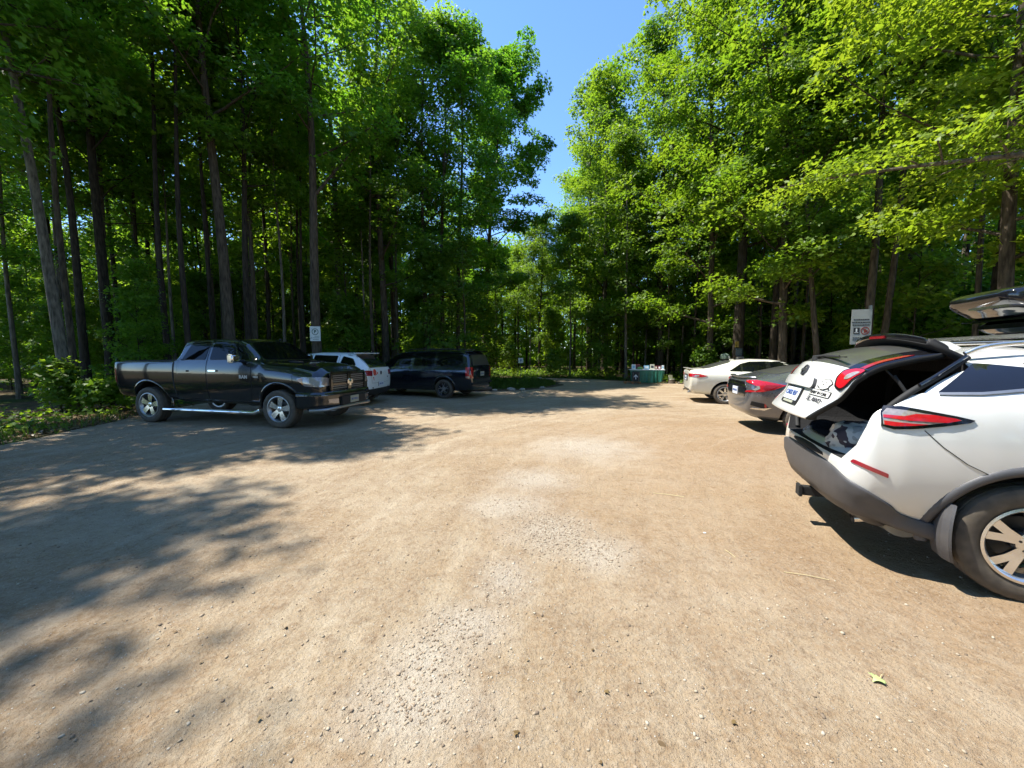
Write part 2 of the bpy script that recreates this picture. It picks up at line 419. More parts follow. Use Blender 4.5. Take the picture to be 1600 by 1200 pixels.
        for (a, r0, w0, a1, w1) in spokes:
            pts = []
            for (aa, rr, ww, yo) in ((a, r0, w0, h*.72-dish), ((a+a1)/2, (r0+ro)/2, (w0+w1)/2, h*.82-dish*.4), (a1, ro, w1, h*.82)):
                c_, s_ = math.cos(R(aa)), math.sin(R(aa)); tx = (-s_, c_)
                pts.append([(c_*rr+tx[0]*ww*g, yo, s_*rr+tx[1]*ww*g) for g in (-.5, .5)]+[(c_*rr+tx[0]*ww*g*.7, yo-.03, s_*rr+tx[1]*ww*g*.7) for g in (.5, -.5)])
            n = len(mr.v)
            for p in pts: mr.v += p
            for i in range(2):
                for k in range(4):
                    q = (k+1) % 4; mr.f.append((n+i*4+k, n+i*4+q, n+i*4+4+q, n+i*4+4+k)); mr.m.append(0 if k == 0 else 2)
            mr.f.append((n, n+1, n+2, n+3)); mr.m.append(0)
        mr.lathe([(.001, h*.80-dish), (.03, h*.80-dish), (.034, h*.76-dish), (.05, h*.74-dish), (.072, h*.70-dish), (.078, h*.4-dish)], 32, 'y', mi=0)
        for k in range(5):
            t_ = R(72*k+18); mr.lathe([(.001, h*.745-dish), (.008, h*.745-dish), (.008, h*.70-dish)], 8, 'y', c=(.053*math.cos(t_), 0, .053*math.sin(t_)), mi=2)
        mr.build('rim', [face, alloy, 'alloy_dark'], wo, 30)
        return wo
    def wheels(s, xs, track, Rt, W, rim_r, spokes, **k):
        for x in xs:
            for sd in (1, -1): s.wheel(x, sd, Rt, W, track, rim_r, spokes, **k)
    def mirrors(s, x, y, z, m, L=.20, H=.15, m2='black_gloss'):
        for sd in (1, -1):
            bm = bmesh.new(); bmesh.ops.create_cube(bm, size=1)
            for v in bm.verts:
                k = .8 if v.co.x > 0 else 1
                v.co = Vector((v.co.x*.13, v.co.y*L*k, v.co.z*H*k))
            bmesh.ops.subdivide_edges(bm, edges=bm.edges[:], cuts=1, use_grid_fill=True)
            bmesh.ops.bevel(bm, geom=[e for e in bm.edges if e.calc_face_angle(0) > R(40)], offset=.025, segments=3, affect='EDGES')
            bmesh.ops.translate(bm, verts=bm.verts[:], vec=(x, sd*(y+L*.5), z))
            o = bm_obj('door_mirror', bm, [m], s.root, 40)
            MB().box(x-.035, x+.045, sd*(y-.10), sd*(y+.03), z-.08, z-.03).build('mirror_arm', [m2], o, bevel=.01)
    def ring(s, name, x, zc, r0, r1, yfun, m, a0=-8, a1=188, sds=(1, -1), bulge=.012):
        """a wheel-arch moulding lying on the flank"""
        for sd in sds:
            V = []; F = []; n = 36
            for k in range(n+1):
                t = R(a0+(a1-a0)*k/n); c_, s_ = math.cos(t), math.sin(t)
                for (rr, o_) in ((r0, -.05), (r0, .004), (r0*.6+r1*.4, bulge), (r1, .004), (r1, -.03)):
                    px, pz = x+rr*c_, zc+rr*s_
                    V.append((px, sd*(yfun(px, pz)+o_), pz))
            for k in range(n):
                for i in range(4): F.append((k*5+i, k*5+i+1, (k+1)*5+i+1, (k+1)*5+i))
            mesh_obj(name, V, F, [m], s.root, True)
    def flank(s, x, z, sd=-1):
        h, n, _, _ = s.bvh.ray_cast(Vector((x, sd*3, z)), Vector((0, -sd, 0)))
        return abs(h.y) if h is not None else .9
# ================================================================== WHITE SUV WITH OPEN TAILGATE
def spoke_pairs(n, spread, r0=.05, w0=.05, w1=.075, start=90):
    out = []
    for k in range(n):
        a = start+360/n*k; out += [(a-spread*.35, r0, w0, a-spread, w1), (a+spread*.35, r0, w0, a+spread, w1)]
    return out
def spoke_single(n, w0=.07, w1=.05, r0=.05, start=90, skew=0): return [(start+360/n*k, r0, w0, start+360/n*k+skew, w1) for k in range(n)]

def build_suv():
    T = [(-.95, .50, .52, .64, .60, .66, .70, .58, .76, .45, .775, .78),
         (-.91, .42, .66, .80, .60, .81, .78, .72, .82, .55, .83, .84),
         (-.83, .36, .74, .875, .60, .87, 1.02, .82, 1.18, .64, 1.23, 1.25),
         (-.66, .33, .78, .91, .62, .915, 1.10, .84, 1.28, .66, 1.36, 1.39),
         (-.42, .31, .80, .93, .65, .935, 1.15, .84, 1.33, .66, 1.46, 1.53),
         (-.22, .30, .81, .94, .66, .94, 1.17, .84, 1.355, .63, 1.545, 1.625),
         (.1, .28, .82, .93, .66, .935, 1.16, .82, 1.36, .625, 1.585, 1.665),
         (.6, .27, .83, .92, .66, .92, 1.12, .83, 1.25, .63, 1.60, 1.69),
         (1.2, .27, .83, .92, .66, .91, 1.06, .84, 1.15, .63, 1.59, 1.69),
         (1.75, .27, .83, .92, .66, .91, 1.04, .84, 1.12, .62, 1.55, 1.665),
         (2.0, .27, .83, .92, .66, .91, 1.03, .83, 1.10, .61, 1.47, 1.58),
         (2.72, .27, .82, .93, .66, .91, .99, .80, 1.07, .62, 1.09, 1.12),
         (3.2, .28, .80, .92, .62, .90, .93, .74, .99, .55, 1.03, 1.05),
         (3.55, .32, .74, .84, .60, .82, .82, .68, .90, .5, .94, .95),
         (3.76, .42, .52, .62, .55, .62, .64, .56, .70, .45, .72, .73)]
    c = Car('sport_utility_car', 'white sport utility car with its tailgate open and a black roof box on top', 'car', (3.6324, 3.1924), -21, T, 'white_pearl', level=3)
    # load space: a floor-to-lamp cavity, then the rear-window slope above it
    def prism(yz, x0, x1):
        n = len(yz); V = [(x0, a, b) for a, b in yz]+[(x1, a, b) for a, b in yz]
        return V, [tuple(range(n)), tuple(range(n, 2*n))]+[(k, (k+1) % n, n+(k+1) % n, n+k) for k in range(n)]
    A = [(-.66, .80), (.66, .80), (.77, .93), (.80, 1.08), (.80, 1.2), (.785, 1.33), (.67, 1.46), (-.67, 1.46), (-.785, 1.33), (-.80, 1.2), (-.80, 1.08), (-.77, .93)]
    c.cut(*prism(A, -1.6, -.06), mi=2)
    c.cut(*prism([(-.62, .80), (.62, .80), (.72, 1.0), (.70, 1.25), (.58, 1.45), (-.58, 1.45), (-.70, 1.25), (-.72, 1.0)], -.1, .9), mi=2)
    B = [(-.80, 1.2), (.80, 1.2), (.775, 1.34), (.67, 1.47), (.585, 1.80), (-.585, 1.80), (-.67, 1.47), (-.775, 1.34)]
    c.cut(*prism(B, -1.6, -.235), mi=2)
    c.arches([0, 2.83], .385, .465, .55); c.finish()
    RW = .38
    sp = []
    for k in range(5):
        a = 95+72*k; sp += [(a-5, .055, .045, a-13, .052), (a+5, .055, .045, a+13, .052)]
    c.wheels([0, 2.83], .80, RW, .235, .243, sp, tyre='rubber', face='alloy', alloy='alloy')
    yf = lambda x, z: c.flank(x, z)
    for x in (0, 2.83): c.ring('wheel_arch', x, .385, .455, .518, lambda px, pz: c.flank(px, max(.4, pz))-.004, 'cladding', -12, 192, bulge=.02)
    for sd in (1, -1):   # mud flap behind the rear wheel
        V = []
        P_ = catmull([(-.405, .60, .925), (-.432, .50, .955), (-.44, .40, .965), (-.43, .30, .96), (-.405, .215, .94)], 4)
        for (x_, z_, y_) in P_: V += [(x_, sd*y_, z_), (x_+.014, sd*(y_+.006), z_), (x_+.014, sd*(y_-.20), z_), (x_, sd*(y_-.19), z_), (x_-.012, sd*(y_-.05), z_)]
        F = [(i_*5+k_, i_*5+(k_+1) % 5, i_*5+5+(k_+1) % 5, i_*5+5+k_) for i_ in range(len(P_)-1) for k_ in range(5)]+[(0, 1, 2, 3, 4), tuple(len(V)-5+k_ for k_ in range(5))]
        mesh_obj('mud_flap', V, F, ['cladding'], c.root)
    # grey lower bumper wrapped round the tail
    half = [(-.43, .99, .30, .42), (-.60, .98, .335, .455), (-.74, .95, .36, .53), (-.88, .84, .38, .64), (-.97, .60, .385, .715), (-1.02, .3, .385, .735), (-1.03, 0, .385, .74)]
    path = catmull(half+[(p[0], -p[1], p[2], p[3]) for p in half[:-1][::-1]], 8)
    V = []; F = []; prof = [(-.25, -.14), (0, -.03), (.04, .010), (.25, .022), (.6, .024), (.90, .016), (.985, .012), (1.0, .006), (1.0, -.03)]
    for i, p in enumerate(path):
        d = Vector((path[min(i+1, len(path)-1)][:2]-path[max(i-1, 0)][:2])).normalized(); n_ = Vector((d.y, -d.x, 0))
        if n_.dot(Vector((p[0]+.2, p[1]*.6, 0))) < 0: n_ = -n_
        for (t, b) in prof:
            z = p[2]+(p[3]-p[2])*max(0, t); o0 = Vector((p[0], p[1], max(z, .44)))+n_*.3
            h, _, _, _ = c.bvh.ray_cast(o0, -n_)
            if h is None: h = Vector((p[0], p[1], z))-n_*.05
            V.append((h.x+n_.x*b, h.y+n_.y*b, p[2]+(p[3]-p[2])*t))
    k = len(prof)
    for i in range(len(path)-1):
        for j in range(k-1): F.append((i*k+j, i*k+j+1, (i+1)*k+j+1, (i+1)*k+j))
    bo = mesh_obj('bumper', V, F, ['cladding'], c.root, True)
    # black scuff plate over the bumper, then the pale sill of the opening
    V = []; F = []; ring = []
    for (x, y) in catmull([(-.86, .66), (-.925, .42), (-.955, .2), (-.96, 0), (-.955, -.2), (-.925, -.42), (-.86, -.66)], 6):
        V += [(x-.012, y, .752), (x-.008, y, .775), (x+.02, y, .795), (x+.075, y*.97, .80)]
    n = len(V)//4
    for i in range(n-1):
        for j in range(3): F.append((i*4+j, i*4+j+1, i*4+5+j, i*4+4+j))
    mesh_obj('scuff_plate', V, F, ['black_matte'], c.root, True)
    V = []; F = []
    for (x, y) in catmull([(-.79, .62), (-.85, .42), (-.875, .2), (-.88, 0), (-.875, -.2), (-.85, -.42), (-.79, -.62)], 6):
        V += [(x-.01, y, .803), (x+.03, y*.98, .845), (x+.06, y*.96, .85), (x+.075, y*.95, .81)]
    n = len(V)//4; F = [(i*4+j, i*4+j+1, i*4+5+j, i*4+4+j) for i in range(n-1) for j in range(3)]
    mesh_obj('load_sill', V, F, ['white_pearl'], c.root, True)
    for sd in (1, -1):  # weather-strip jambs
        P = [(-.86, .68, .82), (-.845, .765, .94), (-.81, .785, 1.08), (-.76, .80, 1.2), (-.63, .785, 1.33), (-.45, .70, 1.44), (-.25, .60, 1.575)]
        P = catmull(P, 5); mb = MB(); mb.tube([(x+.025, sd*(y-.005), z) for x, y, z in P], .022, 8); mb.build('weather_strip', ['black_matte'], c.root, 60)
        q = MB(); q.tube([(x+.0, sd*(y+.03), z+.01) for x, y, z in P[22:]], [.012]*(len(P)-22), 6); q.build('gas_strut_cover', ['black_gloss'], c.root, 60)
    # wrap-round tail lamps on the body
    lamp = [(-.835, 1.085), (-.825, 1.20), (-.79, 1.252), (-.70, 1.262), (-.55, 1.235), (-.42, 1.205), (-.335, 1.178), (-.36, 1.155), (-.48, 1.118), (-.62, 1.085), (-.76, 1.065)]
    lens = [(-.822, 1.10), (-.815, 1.19), (-.78, 1.232), (-.68, 1.228), (-.54, 1.205), (-.43, 1.185), (-.40, 1.172), (-.50, 1.14), (-.64, 1.108), (-.76, 1.09)]
    lm = lambda P: [(x if x > -.55 else -.55+(x+.55)*.82, 1.16+(z-1.16)*.79-.006) for x, z in P]
    lamp, lens = lm(lamp), lm(lens)
    for fr in ('R', 'L'):
        o = c.panel('tail_lamp', lamp, fr, 'black_gloss', off=.012, thick=.05, grid=.04)
        c.panel('clear_lens', lens, fr, 'clear_lens', off=.018, thick=.01, grid=.04, parent=o)
        c.panel('red_lens', lm([(-.815, 1.155), (-.812, 1.178), (-.70, 1.18), (-.63, 1.204), (-.53, 1.202), (-.43, 1.184), (-.405, 1.172), (-.47, 1.146), (-.66, 1.146)]), fr, 'red_lens', off=.022, thick=.01, grid=.04, parent=o)
        c.panel('red_lens', lm([(-.815, 1.098), (-.815, 1.13), (-.70, 1.126), (-.56, 1.124), (-.64, 1.108), (-.76, 1.092)]), fr, 'red_lens', off=.022, thick=.01, grid=.04, parent=o)
        c.panel('reflector', [(-.905, .805), (-.893, .83), (-.735, .765), (-.735, .735)], fr, 'dark_red_lens', off=.008, thick=.03, grid=.04, r=.006)
        c.panel('panel_seam', [(-.575, 1.085), (-.48, .98), (-.36, .88), (-.24, .815), (-.2375, .8185), (-.3575, .8835), (-.477, .9835), (-.571, 1.087)], fr, 'black_matte', off=.003, thick=.01, grid=.05)
        # flank glass and black floating pillar
        c.panel('roof_pillar', [(-.47, 1.335), (-.27, 1.345), (.02, 1.385), (.30, 1.375), (.06, 1.50), (-.14, 1.525), (-.205, 1.53)], fr, 'black_gloss', off=.008, thick=.03, grid=.06, r=.01)
        c.panel('belt_trim', [(-.47, 1.318), (-.47, 1.332), (-.27, 1.343), (.02, 1.383), (.30, 1.373), (.66, 1.30), (.66, 1.284), (.30, 1.356), (.02, 1.366), (-.27, 1.327)], fr, 'alloy_dull', off=.012, thick=.02, grid=.06)
        c.panel('side_window', [(.10, 1.50), (.335, 1.37), (.66, 1.30), (.70, 1.55), (.3, 1.555), (.02, 1.535)], fr, 'glass', off=.008, thick=.03, r=.015)
        d1 = c.panel('door', [(.34, .40), (.30, .62), (.45, .86), (.56, 1.27), (.70, 1.30), (.73, 1.585), (1.30, 1.60), (1.27, 1.1), (1.25, .36)], fr, 'white_pearl', off=.006, thick=.02, r=.03, gap=.006)
        c.panel('door_window', [(.77, 1.275), (.77, 1.56), (1.24, 1.575), (1.22, 1.16)], fr, 'glass', off=.012, thick=.02, r=.02, parent=d1)
        c.panel('door_handle', [(.60, .985), (.60, 1.02), (.78, 1.015), (.78, .98)], fr, 'chrome', off=.035, thick=.05, r=.012, parent=d1)
        d2 = c.panel('door', [(1.29, .36), (1.315, 1.1), (1.34, 1.60), (1.75, 1.56), (2.02, 1.46), (2.36, 1.12), (2.34, .5), (2.28, .36)], fr, 'white_pearl', off=.006, thick=.02, r=.03, gap=.006)
        c.panel('door_window', [(1.36, 1.15), (1.38, 1.575), (1.74, 1.53), (1.98, 1.42), (2.25, 1.13)], fr, 'glass', off=.012, thick=.02, r=.02, parent=d2)
        c.panel('door_handle', [(1.40, .965), (1.40, 1.0), (1.58, .995), (1.58, .96)], fr, 'chrome', off=.035, thick=.05, r=.012, parent=d2)
        c.panel('head_lamp', [(3.18, .86), (3.20, .95), (3.62, .86), (3.70, .74), (3.45, .76)], fr, 'clear_lens', off=.01, thick=.03, r=.02)
        c.panel('sill_cladding', [(.47, .36), (.50, .46), (2.33, .46), (2.36, .36)], fr, 'cladding', off=.014, thick=.04)
    c.panel('windscreen', [(-.70, 1.13), (-.56, 1.60), (.56, 1.60), (.70, 1.13)], 'F', 'glass', off=.008, thick=.03, r=.04)
    c.panel('grille', [(-.5, .42), (-.56, .62), (-.34, .70), (.34, .70), (.56, .62), (.5, .42)], 'F', 'black_gloss', off=.008, thick=.03, r=.03)
    c.mirrors(2.25, .93, 1.13, 'white_pearl')
    # roof rails, feet
    for sd in (1, -1):
        mb = MB(); P = catmull([(-.22, .56, 1.60), (-.05, .565, 1.665), (.5, .565, 1.70), (1.2, .56, 1.70), (1.75, .55, 1.665), (1.85, .55, 1.62)], 6)
        mb.tube([(x, sd*y, z) for x, y, z in P], .018, 8); mb.build('roof_rail', ['alloy'], c.root, 60)
    for x in (.18, 1.25):
        mb = MB(); mb.box(x-.035, x+.035, -.60, .60, 1.715, 1.745)
        for sd in (1, -1): mb.box(x-.06, x+.06, sd*.535-.03, sd*.535+.03, 1.66, 1.73)
        mb.build('cross_bar', ['alloy'], c.root, bevel=.008)
    mesh_obj('roof_aerial', [(-.20, -.035, 1.60), (-.20, .035, 1.60), (.06, .03, 1.64), (.06, -.03, 1.64), (-.165, -.012, 1.715), (-.165, .012, 1.715), (-.02, .010, 1.70), (-.02, -.010, 1.70)], [(0, 1, 2, 3), (4, 7, 6, 5), (0, 4, 5, 1), (1, 5, 6, 2), (2, 6, 7, 3), (3, 7, 4, 0)], ['white_pearl'], c.root)
    # tow hitch and exhausts
    mb = MB(); mb.box(-.97, -.55, -.04, .04, .285, .365); mb.box(-1.0, -.97, -.052, .052, .272, .378); mb.box(-.70, -.60, -.62, .62, .30, .36); mb.build('tow_hitch', ['black_matte'], c.root, bevel=.006)
    mb = MB(); mb.lathe([(.001, .3), (.16, .3), (.17, .0), (.15, -.25), (.001, -.25)], 20, 'y', c=(-.45, -.25, .33)); mb.build('silencer', ['post_metal'], c.root, 40)
    for sd in (1, -1):
        mb = MB(); mb.tube([(-.35, sd*.58, .33), (-.70, sd*.58, .33), (-.80, sd*.58, .315)], [.035, .04, .042], 12, cap=False); mb.build('exhaust_pipe', ['chrome'], c.root, 50)
    # ---- tailgate, raised
    rows = [(-.215, 1.618, .565, .00, -.035), (-.34, 1.695, .585, .00, -.045), (-.475, 1.77, .56, .06, -.06), (-.487, 1.755, .56, .06, -.06), (-.475, 1.725, .56, .07, -.06), (-.41, 1.69, .56, .06, -.06),
            (-.42, 1.675, .58, .06, -.07), (-.60, 1.655, .61, .08, -.085), (-.80, 1.605, .645, .10, -.085), (-.925, 1.54, .665, .12, -.075), (-.945, 1.52, .675, .12, -.07), (-.985, 1.455, .68, .10, -.055),
            (-1.03, 1.36, .67, .11, -.03), (-1.06, 1.275, .635, .11, -.01), (-1.088, 1.195, .59, .07, .0), (-1.115, 1.135, .55, .04, .003), (-1.14, 1.078, .515, .02, .005), (-1.125, 1.06, .505, .02, .005), (-1.06, 1.055, .49, .02, .005)]
    n = 5; RW_ = catmull(rows, n); nv = 28; V = []; F = []; mi = []
    for (x, z, hw, fx, dz) in RW_:
        for j in range(nv+1):
            v = -1+2*j/nv; a = abs(v); V.append((x+fx*(a**2.6), hw*v, z+dz*(a**2.2)))
    for i in range(len(RW_)-1):
        for j in range(nv):
            F.append((i*(nv+1)+j, i*(nv+1)+j+1, (i+1)*(nv+1)+j+1, (i+1)*(nv+1)+j))
            v = abs(-1+2*(j+.5)/nv)
            mi.append(0 if i < 6*n else ((1 if v < .80 else 0) if i < int(9.2*n) else 2))
    g = mesh_obj('tailgate', V, F, ['black_gloss', 'glass_dusty', 'white_pearl', 'black_matte'], c.root, True, mi)
    bm = bmesh.new(); bm.from_mesh(g.data); bmesh.ops.recalc_face_normals(bm, faces=bm.faces[:]); bm.faces.ensure_lookup_table()
    f = max(bm.faces, key=lambda f: -f.calc_center_median().x)
    if f.normal.x > 0: bmesh.ops.reverse_faces(bm, faces=bm.faces[:])
    bm.to_mesh(g.data); bvh = BVHTree.FromBMesh(bm); bm.free()
    s = g.modifiers.new('thick', 'SOLIDIFY'); s.thickness = .045; s.offset = -1; s.material_offset = 3; s.material_offset_rim = 3
    body_bvh = c.bvh; c.bvh = bvh
    k = (-.62, 0, .78)      # looking at the white panel from behind and a little above
    FB = ((-4, 0, 1.35+.9), (0, 1, 0), (.287, 0, .958), (.958, 0, -.287))
    def fz(z, x=-1.06):     # v on that frame for a point (x, z)
        return (x+4)*.287+(z-2.25)*.958
    def pt(y, z, x=-1.06): return (y, fz(z, x))
    for sd in (1, -1):
        lp = [pt(sd*.672, 1.37, -.93), pt(sd*.63, 1.315, -.965), pt(sd*.565, 1.35, -.995), pt(sd*.535, 1.42, -.975), pt(sd*.525, 1.49, -.94), pt(sd*.60, 1.51, -.88), pt(sd*.66, 1.50, -.86), pt(sd*.68, 1.44, -.88)]
        o = c.panel('tail_lamp', lp, FB, 'black_gloss', off=.008, thick=.03, grid=.03, r=.02, parent=g)
        l2 = [pt(sd*.66, 1.375, -.93), pt(sd*.63, 1.335, -.96), pt(sd*.58, 1.36, -.985), pt(sd*.553, 1.42, -.965), pt(sd*.545, 1.478, -.94), pt(sd*.60, 1.495, -.885), pt(sd*.66, 1.487, -.87), pt(sd*.668, 1.44, -.88)]
        c.panel('red_lens', l2, FB, 'red_lens', off=.014, thick=.01, grid=.03, r=.02, parent=o)
        l3 = [pt(sd*.655, 1.41, -.90), pt(sd*.62, 1.40, -.93), pt(sd*.605, 1.44, -.94), pt(sd*.625, 1.47, -.90), pt(sd*.66, 1.467, -.88)]
        c.panel('clear_lens', l3, FB, 'clear_lens', off=.019, thick=.01, grid=.03, r=.015, parent=o)
    # red streak that carries the near lamps forward along the tailgate edge
    FT = ((0, 0, 4), (1, 0, 0), (0, 1, 0), (0, 0, -1))
    for sd in (1, -1): c.panel('lamp_streak', [(-.86, sd*.605), (-.86, sd*.64), (-.62, sd*.60), (-.50, sd*.575), (-.55, sd*.565)], FT, 'dark_red_lens', off=.008, thick=.02, grid=.04, parent=g)
    # plate recess, plate, badge, lettering
    c.panel('number_plate_hood', [pt(-.36, 1.345), pt(-.33, 1.395, -1.02), pt(.33, 1.395, -1.02), pt(.36, 1.345), pt(.34, 1.315), pt(-.34, 1.315)], FB, 'white_pearl', off=.03, thick=.06, grid=.05, r=.02, parent=g, rim='cladding')
    pl = c.panel('number_plate', [pt(-.20, 1.13), pt(-.20, 1.30), pt(.20, 1.30), pt(.20, 1.13)], FB, 'ink', off=.012, thick=.02, grid=.06, r=.012, parent=g)
    c.panel('plate_face', [pt(-.18, 1.168), pt(-.18, 1.29), pt(.18, 1.29), pt(.18, 1.168)], FB, 'plate', off=.015, thick=.01, grid=.06, r=.008, parent=pl)
    c.text('plate_letters', 'CAKK·037', .066, 'plate_ink', pt(0, 1.235), FB, pl, .0004, off=.018)
    c.panel('plate_label', [pt(-.13, 1.137), pt(-.13, 1.16), pt(.13, 1.16), pt(.13, 1.137)], FB, 'plate_dull', off=.016, thick=.01, grid=.06, parent=pl)
    # round badge
    h, nn, _, _ = bvh.ray_cast(Vector((-4, 0, 1.45+.9)), Vector(FB[3]))
    h, nn, _, _ = bvh.ray_cast(Vector(FB[0])+Vector(FB[1])*0+Vector(FB[2])*fz(1.45, -.985), Vector(FB[3]))
    if nn.dot(Vector(FB[3])) > 0: nn = -nn
    q = Vector((0, 0, 1)).rotation_difference(nn)
    mb = MB(); mb.lathe([(.040, 0), (.052, .0), (.052, .012), (.040, .012), (.040, 0)], 32); mb.box(-.012, .012, -.056, .056, .002, .016); b = mb.build('badge', ['badge'], g, 40)
    b.location = h+nn*.004; b.rotation_mode = 'QUATERNION'; b.rotation_quaternion = q
    c.text('trim_lettering', 'SL AWD', .055, 'badge', pt(-.43, 1.225), FB, g, .0006)
    # sticker: rounded blank figure over a boxed line of words
    c.panel('sticker', [pt(-.56, 1.262), pt(-.56, 1.315, -1.04), pt(-.315, 1.315, -1.04), pt(-.315, 1.262)], FB, 'ink', off=.006, thick=.01, grid=.05, r=.004, parent=g)
    c.panel('sticker_ground', [pt(-.555, 1.267), pt(-.555, 1.310, -1.04), pt(-.32, 1.310, -1.04), pt(-.32, 1.267)], FB, 'white_pearl', off=.008, thick=.01, grid=.05, r=.004, parent=g)
    c.text('sticker_words', 'BABY IN CAR', .034, 'ink', pt(-.4375, 1.289), FB, g, .0003, off=.0105)
    blob = []
    for kk in range(22):
        t = 2*math.pi*kk/22; rr = 1+.10*math.sin(3*t+.5)+.06*math.sin(7*t); blob.append(pt(-.45+.085*rr*math.cos(t), 1.365+.048*rr*math.sin(t), -1.02))
    c.panel('sticker_outline', blob, FB, 'ink', off=.006, thick=.01, grid=.05, parent=g)
    c.panel('sticker_ground', offset_poly(blob, -.005), FB, 'white_pearl', off=.008, thick=.01, grid=.05, parent=g)
    for (dy, dz, w) in ((-.03, .012, .012), (.025, .012, .012), (0, -.006, .016), (-.07, -.035, .02), (.05, -.03, .02)):
        c.panel('sticker_mark', [pt(-.45+dy-w/2, 1.365+dz, -1.02), pt(-.45+dy, 1.365+dz+.006, -1.02), pt(-.45+dy+w/2, 1.365+dz, -1.02), pt(-.45+dy, 1.365+dz-.005, -1.02)], FB, 'ink', off=.0105, thick=.005, grid=.05, parent=g)
    # brake light in the spoiler lip, wiper, handle
    mb = MB(); mb.box(-.496, -.478, -.12, .12, 1.728, 1.752); mb.build('brake_light', ['dark_red_lens'], g, bevel=.003)
    mb = MB(); mb.lathe([(.001, .05), (.03, .045), (.038, 0)], 16, c=(-.905, .02, 1.54)); mb.tube([(-.905, .02, 1.575), (-.885, -.12, 1.585), (-.85, -.30, 1.58)], [.014, .011, .008], 8)
    mb.box(-.89, -.87, -.50, -.05, 1.572, 1.580); mb.build('rear_wiper', ['black_matte'], g, 40)
    mb = MB(); mb.box(-1.0, -.965, -.35, -.29, 1.16, 1.20); mb.box(-.99, -.95, .28, .34, 1.16, 1.20)
    mb.build('grab_recess', ['black_matte'], g, bevel=.006)
    for sd in (1, -1):   # gas struts
        mb = MB(); mb.tube([(-.52, sd*.66, 1.24), (-.62, sd*.60, 1.44)], .012, 8); mb.tube([(-.58, sd*.62, 1.36), (-.69, sd*.575, 1.52)], .007, 8); mb.build('gas_strut', ['black_matte'], c.root, 60)
    c.bvh = body_bvh
    # load-bay light and rear seat backs
    mb = MB()
    for y in (-.42, 0, .42): mb.box(.42, .56, y-.2, y+.2, .81, 1.30); mb.box(.44, .54, y-.12, y+.12, 1.30, 1.44)
    mb.build('seat_back', ['carpet'], c.root, bevel=.03)
    return c
suv = build_suv()
def suv_world(x, y, z): return suv.root.matrix_basis @ Vector((x, y, z))
bpy.context.view_layer.update()

# roof box: a thing of its own resting on the bars
def build_roof_box():
    r = thing('roof_box', 'black glossy roof box strapped on the white car, tail end towards the lot', 'roof box', suv_world(1.22, .05, 1.746), R(-21))
    def shell(name, rows, m):
        P = catmull(rows, 5); V = []; F = []; ns = 28
        for (x, hw, z0, z1) in P:
            for k in range(ns):
                t = 2*math.pi*k/ns; c_, s_ = math.cos(t), math.sin(t)
                e = .42
                V.append((x, hw*math.copysign(abs(c_)**e, c_), (z0+z1)/2+(z1-z0)/2*math.copysign(abs(s_)**e, s_)))
        for i in range(len(P)-1):
            for k in range(ns): F.append((i*ns+k, i*ns+(k+1) % ns, (i+1)*ns+(k+1) % ns, (i+1)*ns+k))
        F += [tuple(range(ns)), tuple(range((len(P)-1)*ns, len(P)*ns))]
        o = mesh_obj(name, V, F, [m], r, True)
        bm = bmesh.new(); bm.from_mesh(o.data); bmesh.ops.recalc_face_normals(bm, faces=bm.faces[:]); bm.normal_update()
        for e in bm.edges: e.smooth = e.calc_face_angle(0) < R(42)
        bm.to_mesh(o.data); bm.free(); return o
    lo = shell('lower_shell', [(-.88, .30, .06, .10), (-.80, .36, .02, .13), (-.66, .38, .0, .14), (0, .40, .0, .14), (.7, .40, .0, .14), (1.0, .36, .03, .13), (1.15, .25, .07, .12)], 'black_gloss')
    up = shell('lid', [(-1.09, .26, .285, .315), (-1.06, .33, .235, .345), (-.98, .37, .18, .365), (-.84, .395, .125, .378), (-.4, .41, .125, .395), (.2, .415, .125, .40), (.7, .40, .125, .375), (1.0, .35, .125, .29), (1.2, .24, .12, .18), (1.26, .14, .12, .15)], 'black_gloss')
    mb = MB(); mb.box(-.93, 1.05, -.418, .418, .118, .136); mb.build('rim_strip', ['black_gloss'], r, bevel=.006)
    tagm = MB(); tagm.box(-.90, -.74, -.400, -.392, .245, .285); t = tagm.build('maker_tag', ['plate_dull'], up)
    text_obj('tag_lettering', 'THULE', .036, 'ink', (-.82, -.4015, .265), (1, 0, 0), (0, 0, 1), t, .001)
    tg = MB(); tg.box(-.74, -.68, -.406, -.396, .205, .225); tg.build('warning_tag', ['sign_white'], up)
    for x in (-.72, .35):
        mb = MB(); mb.box(x-.06, x+.06, -.30, .30, -.02, .004); mb.build('mounting_clamp', ['cladding'], r, bevel=.006)
    return r
build_roof_box()

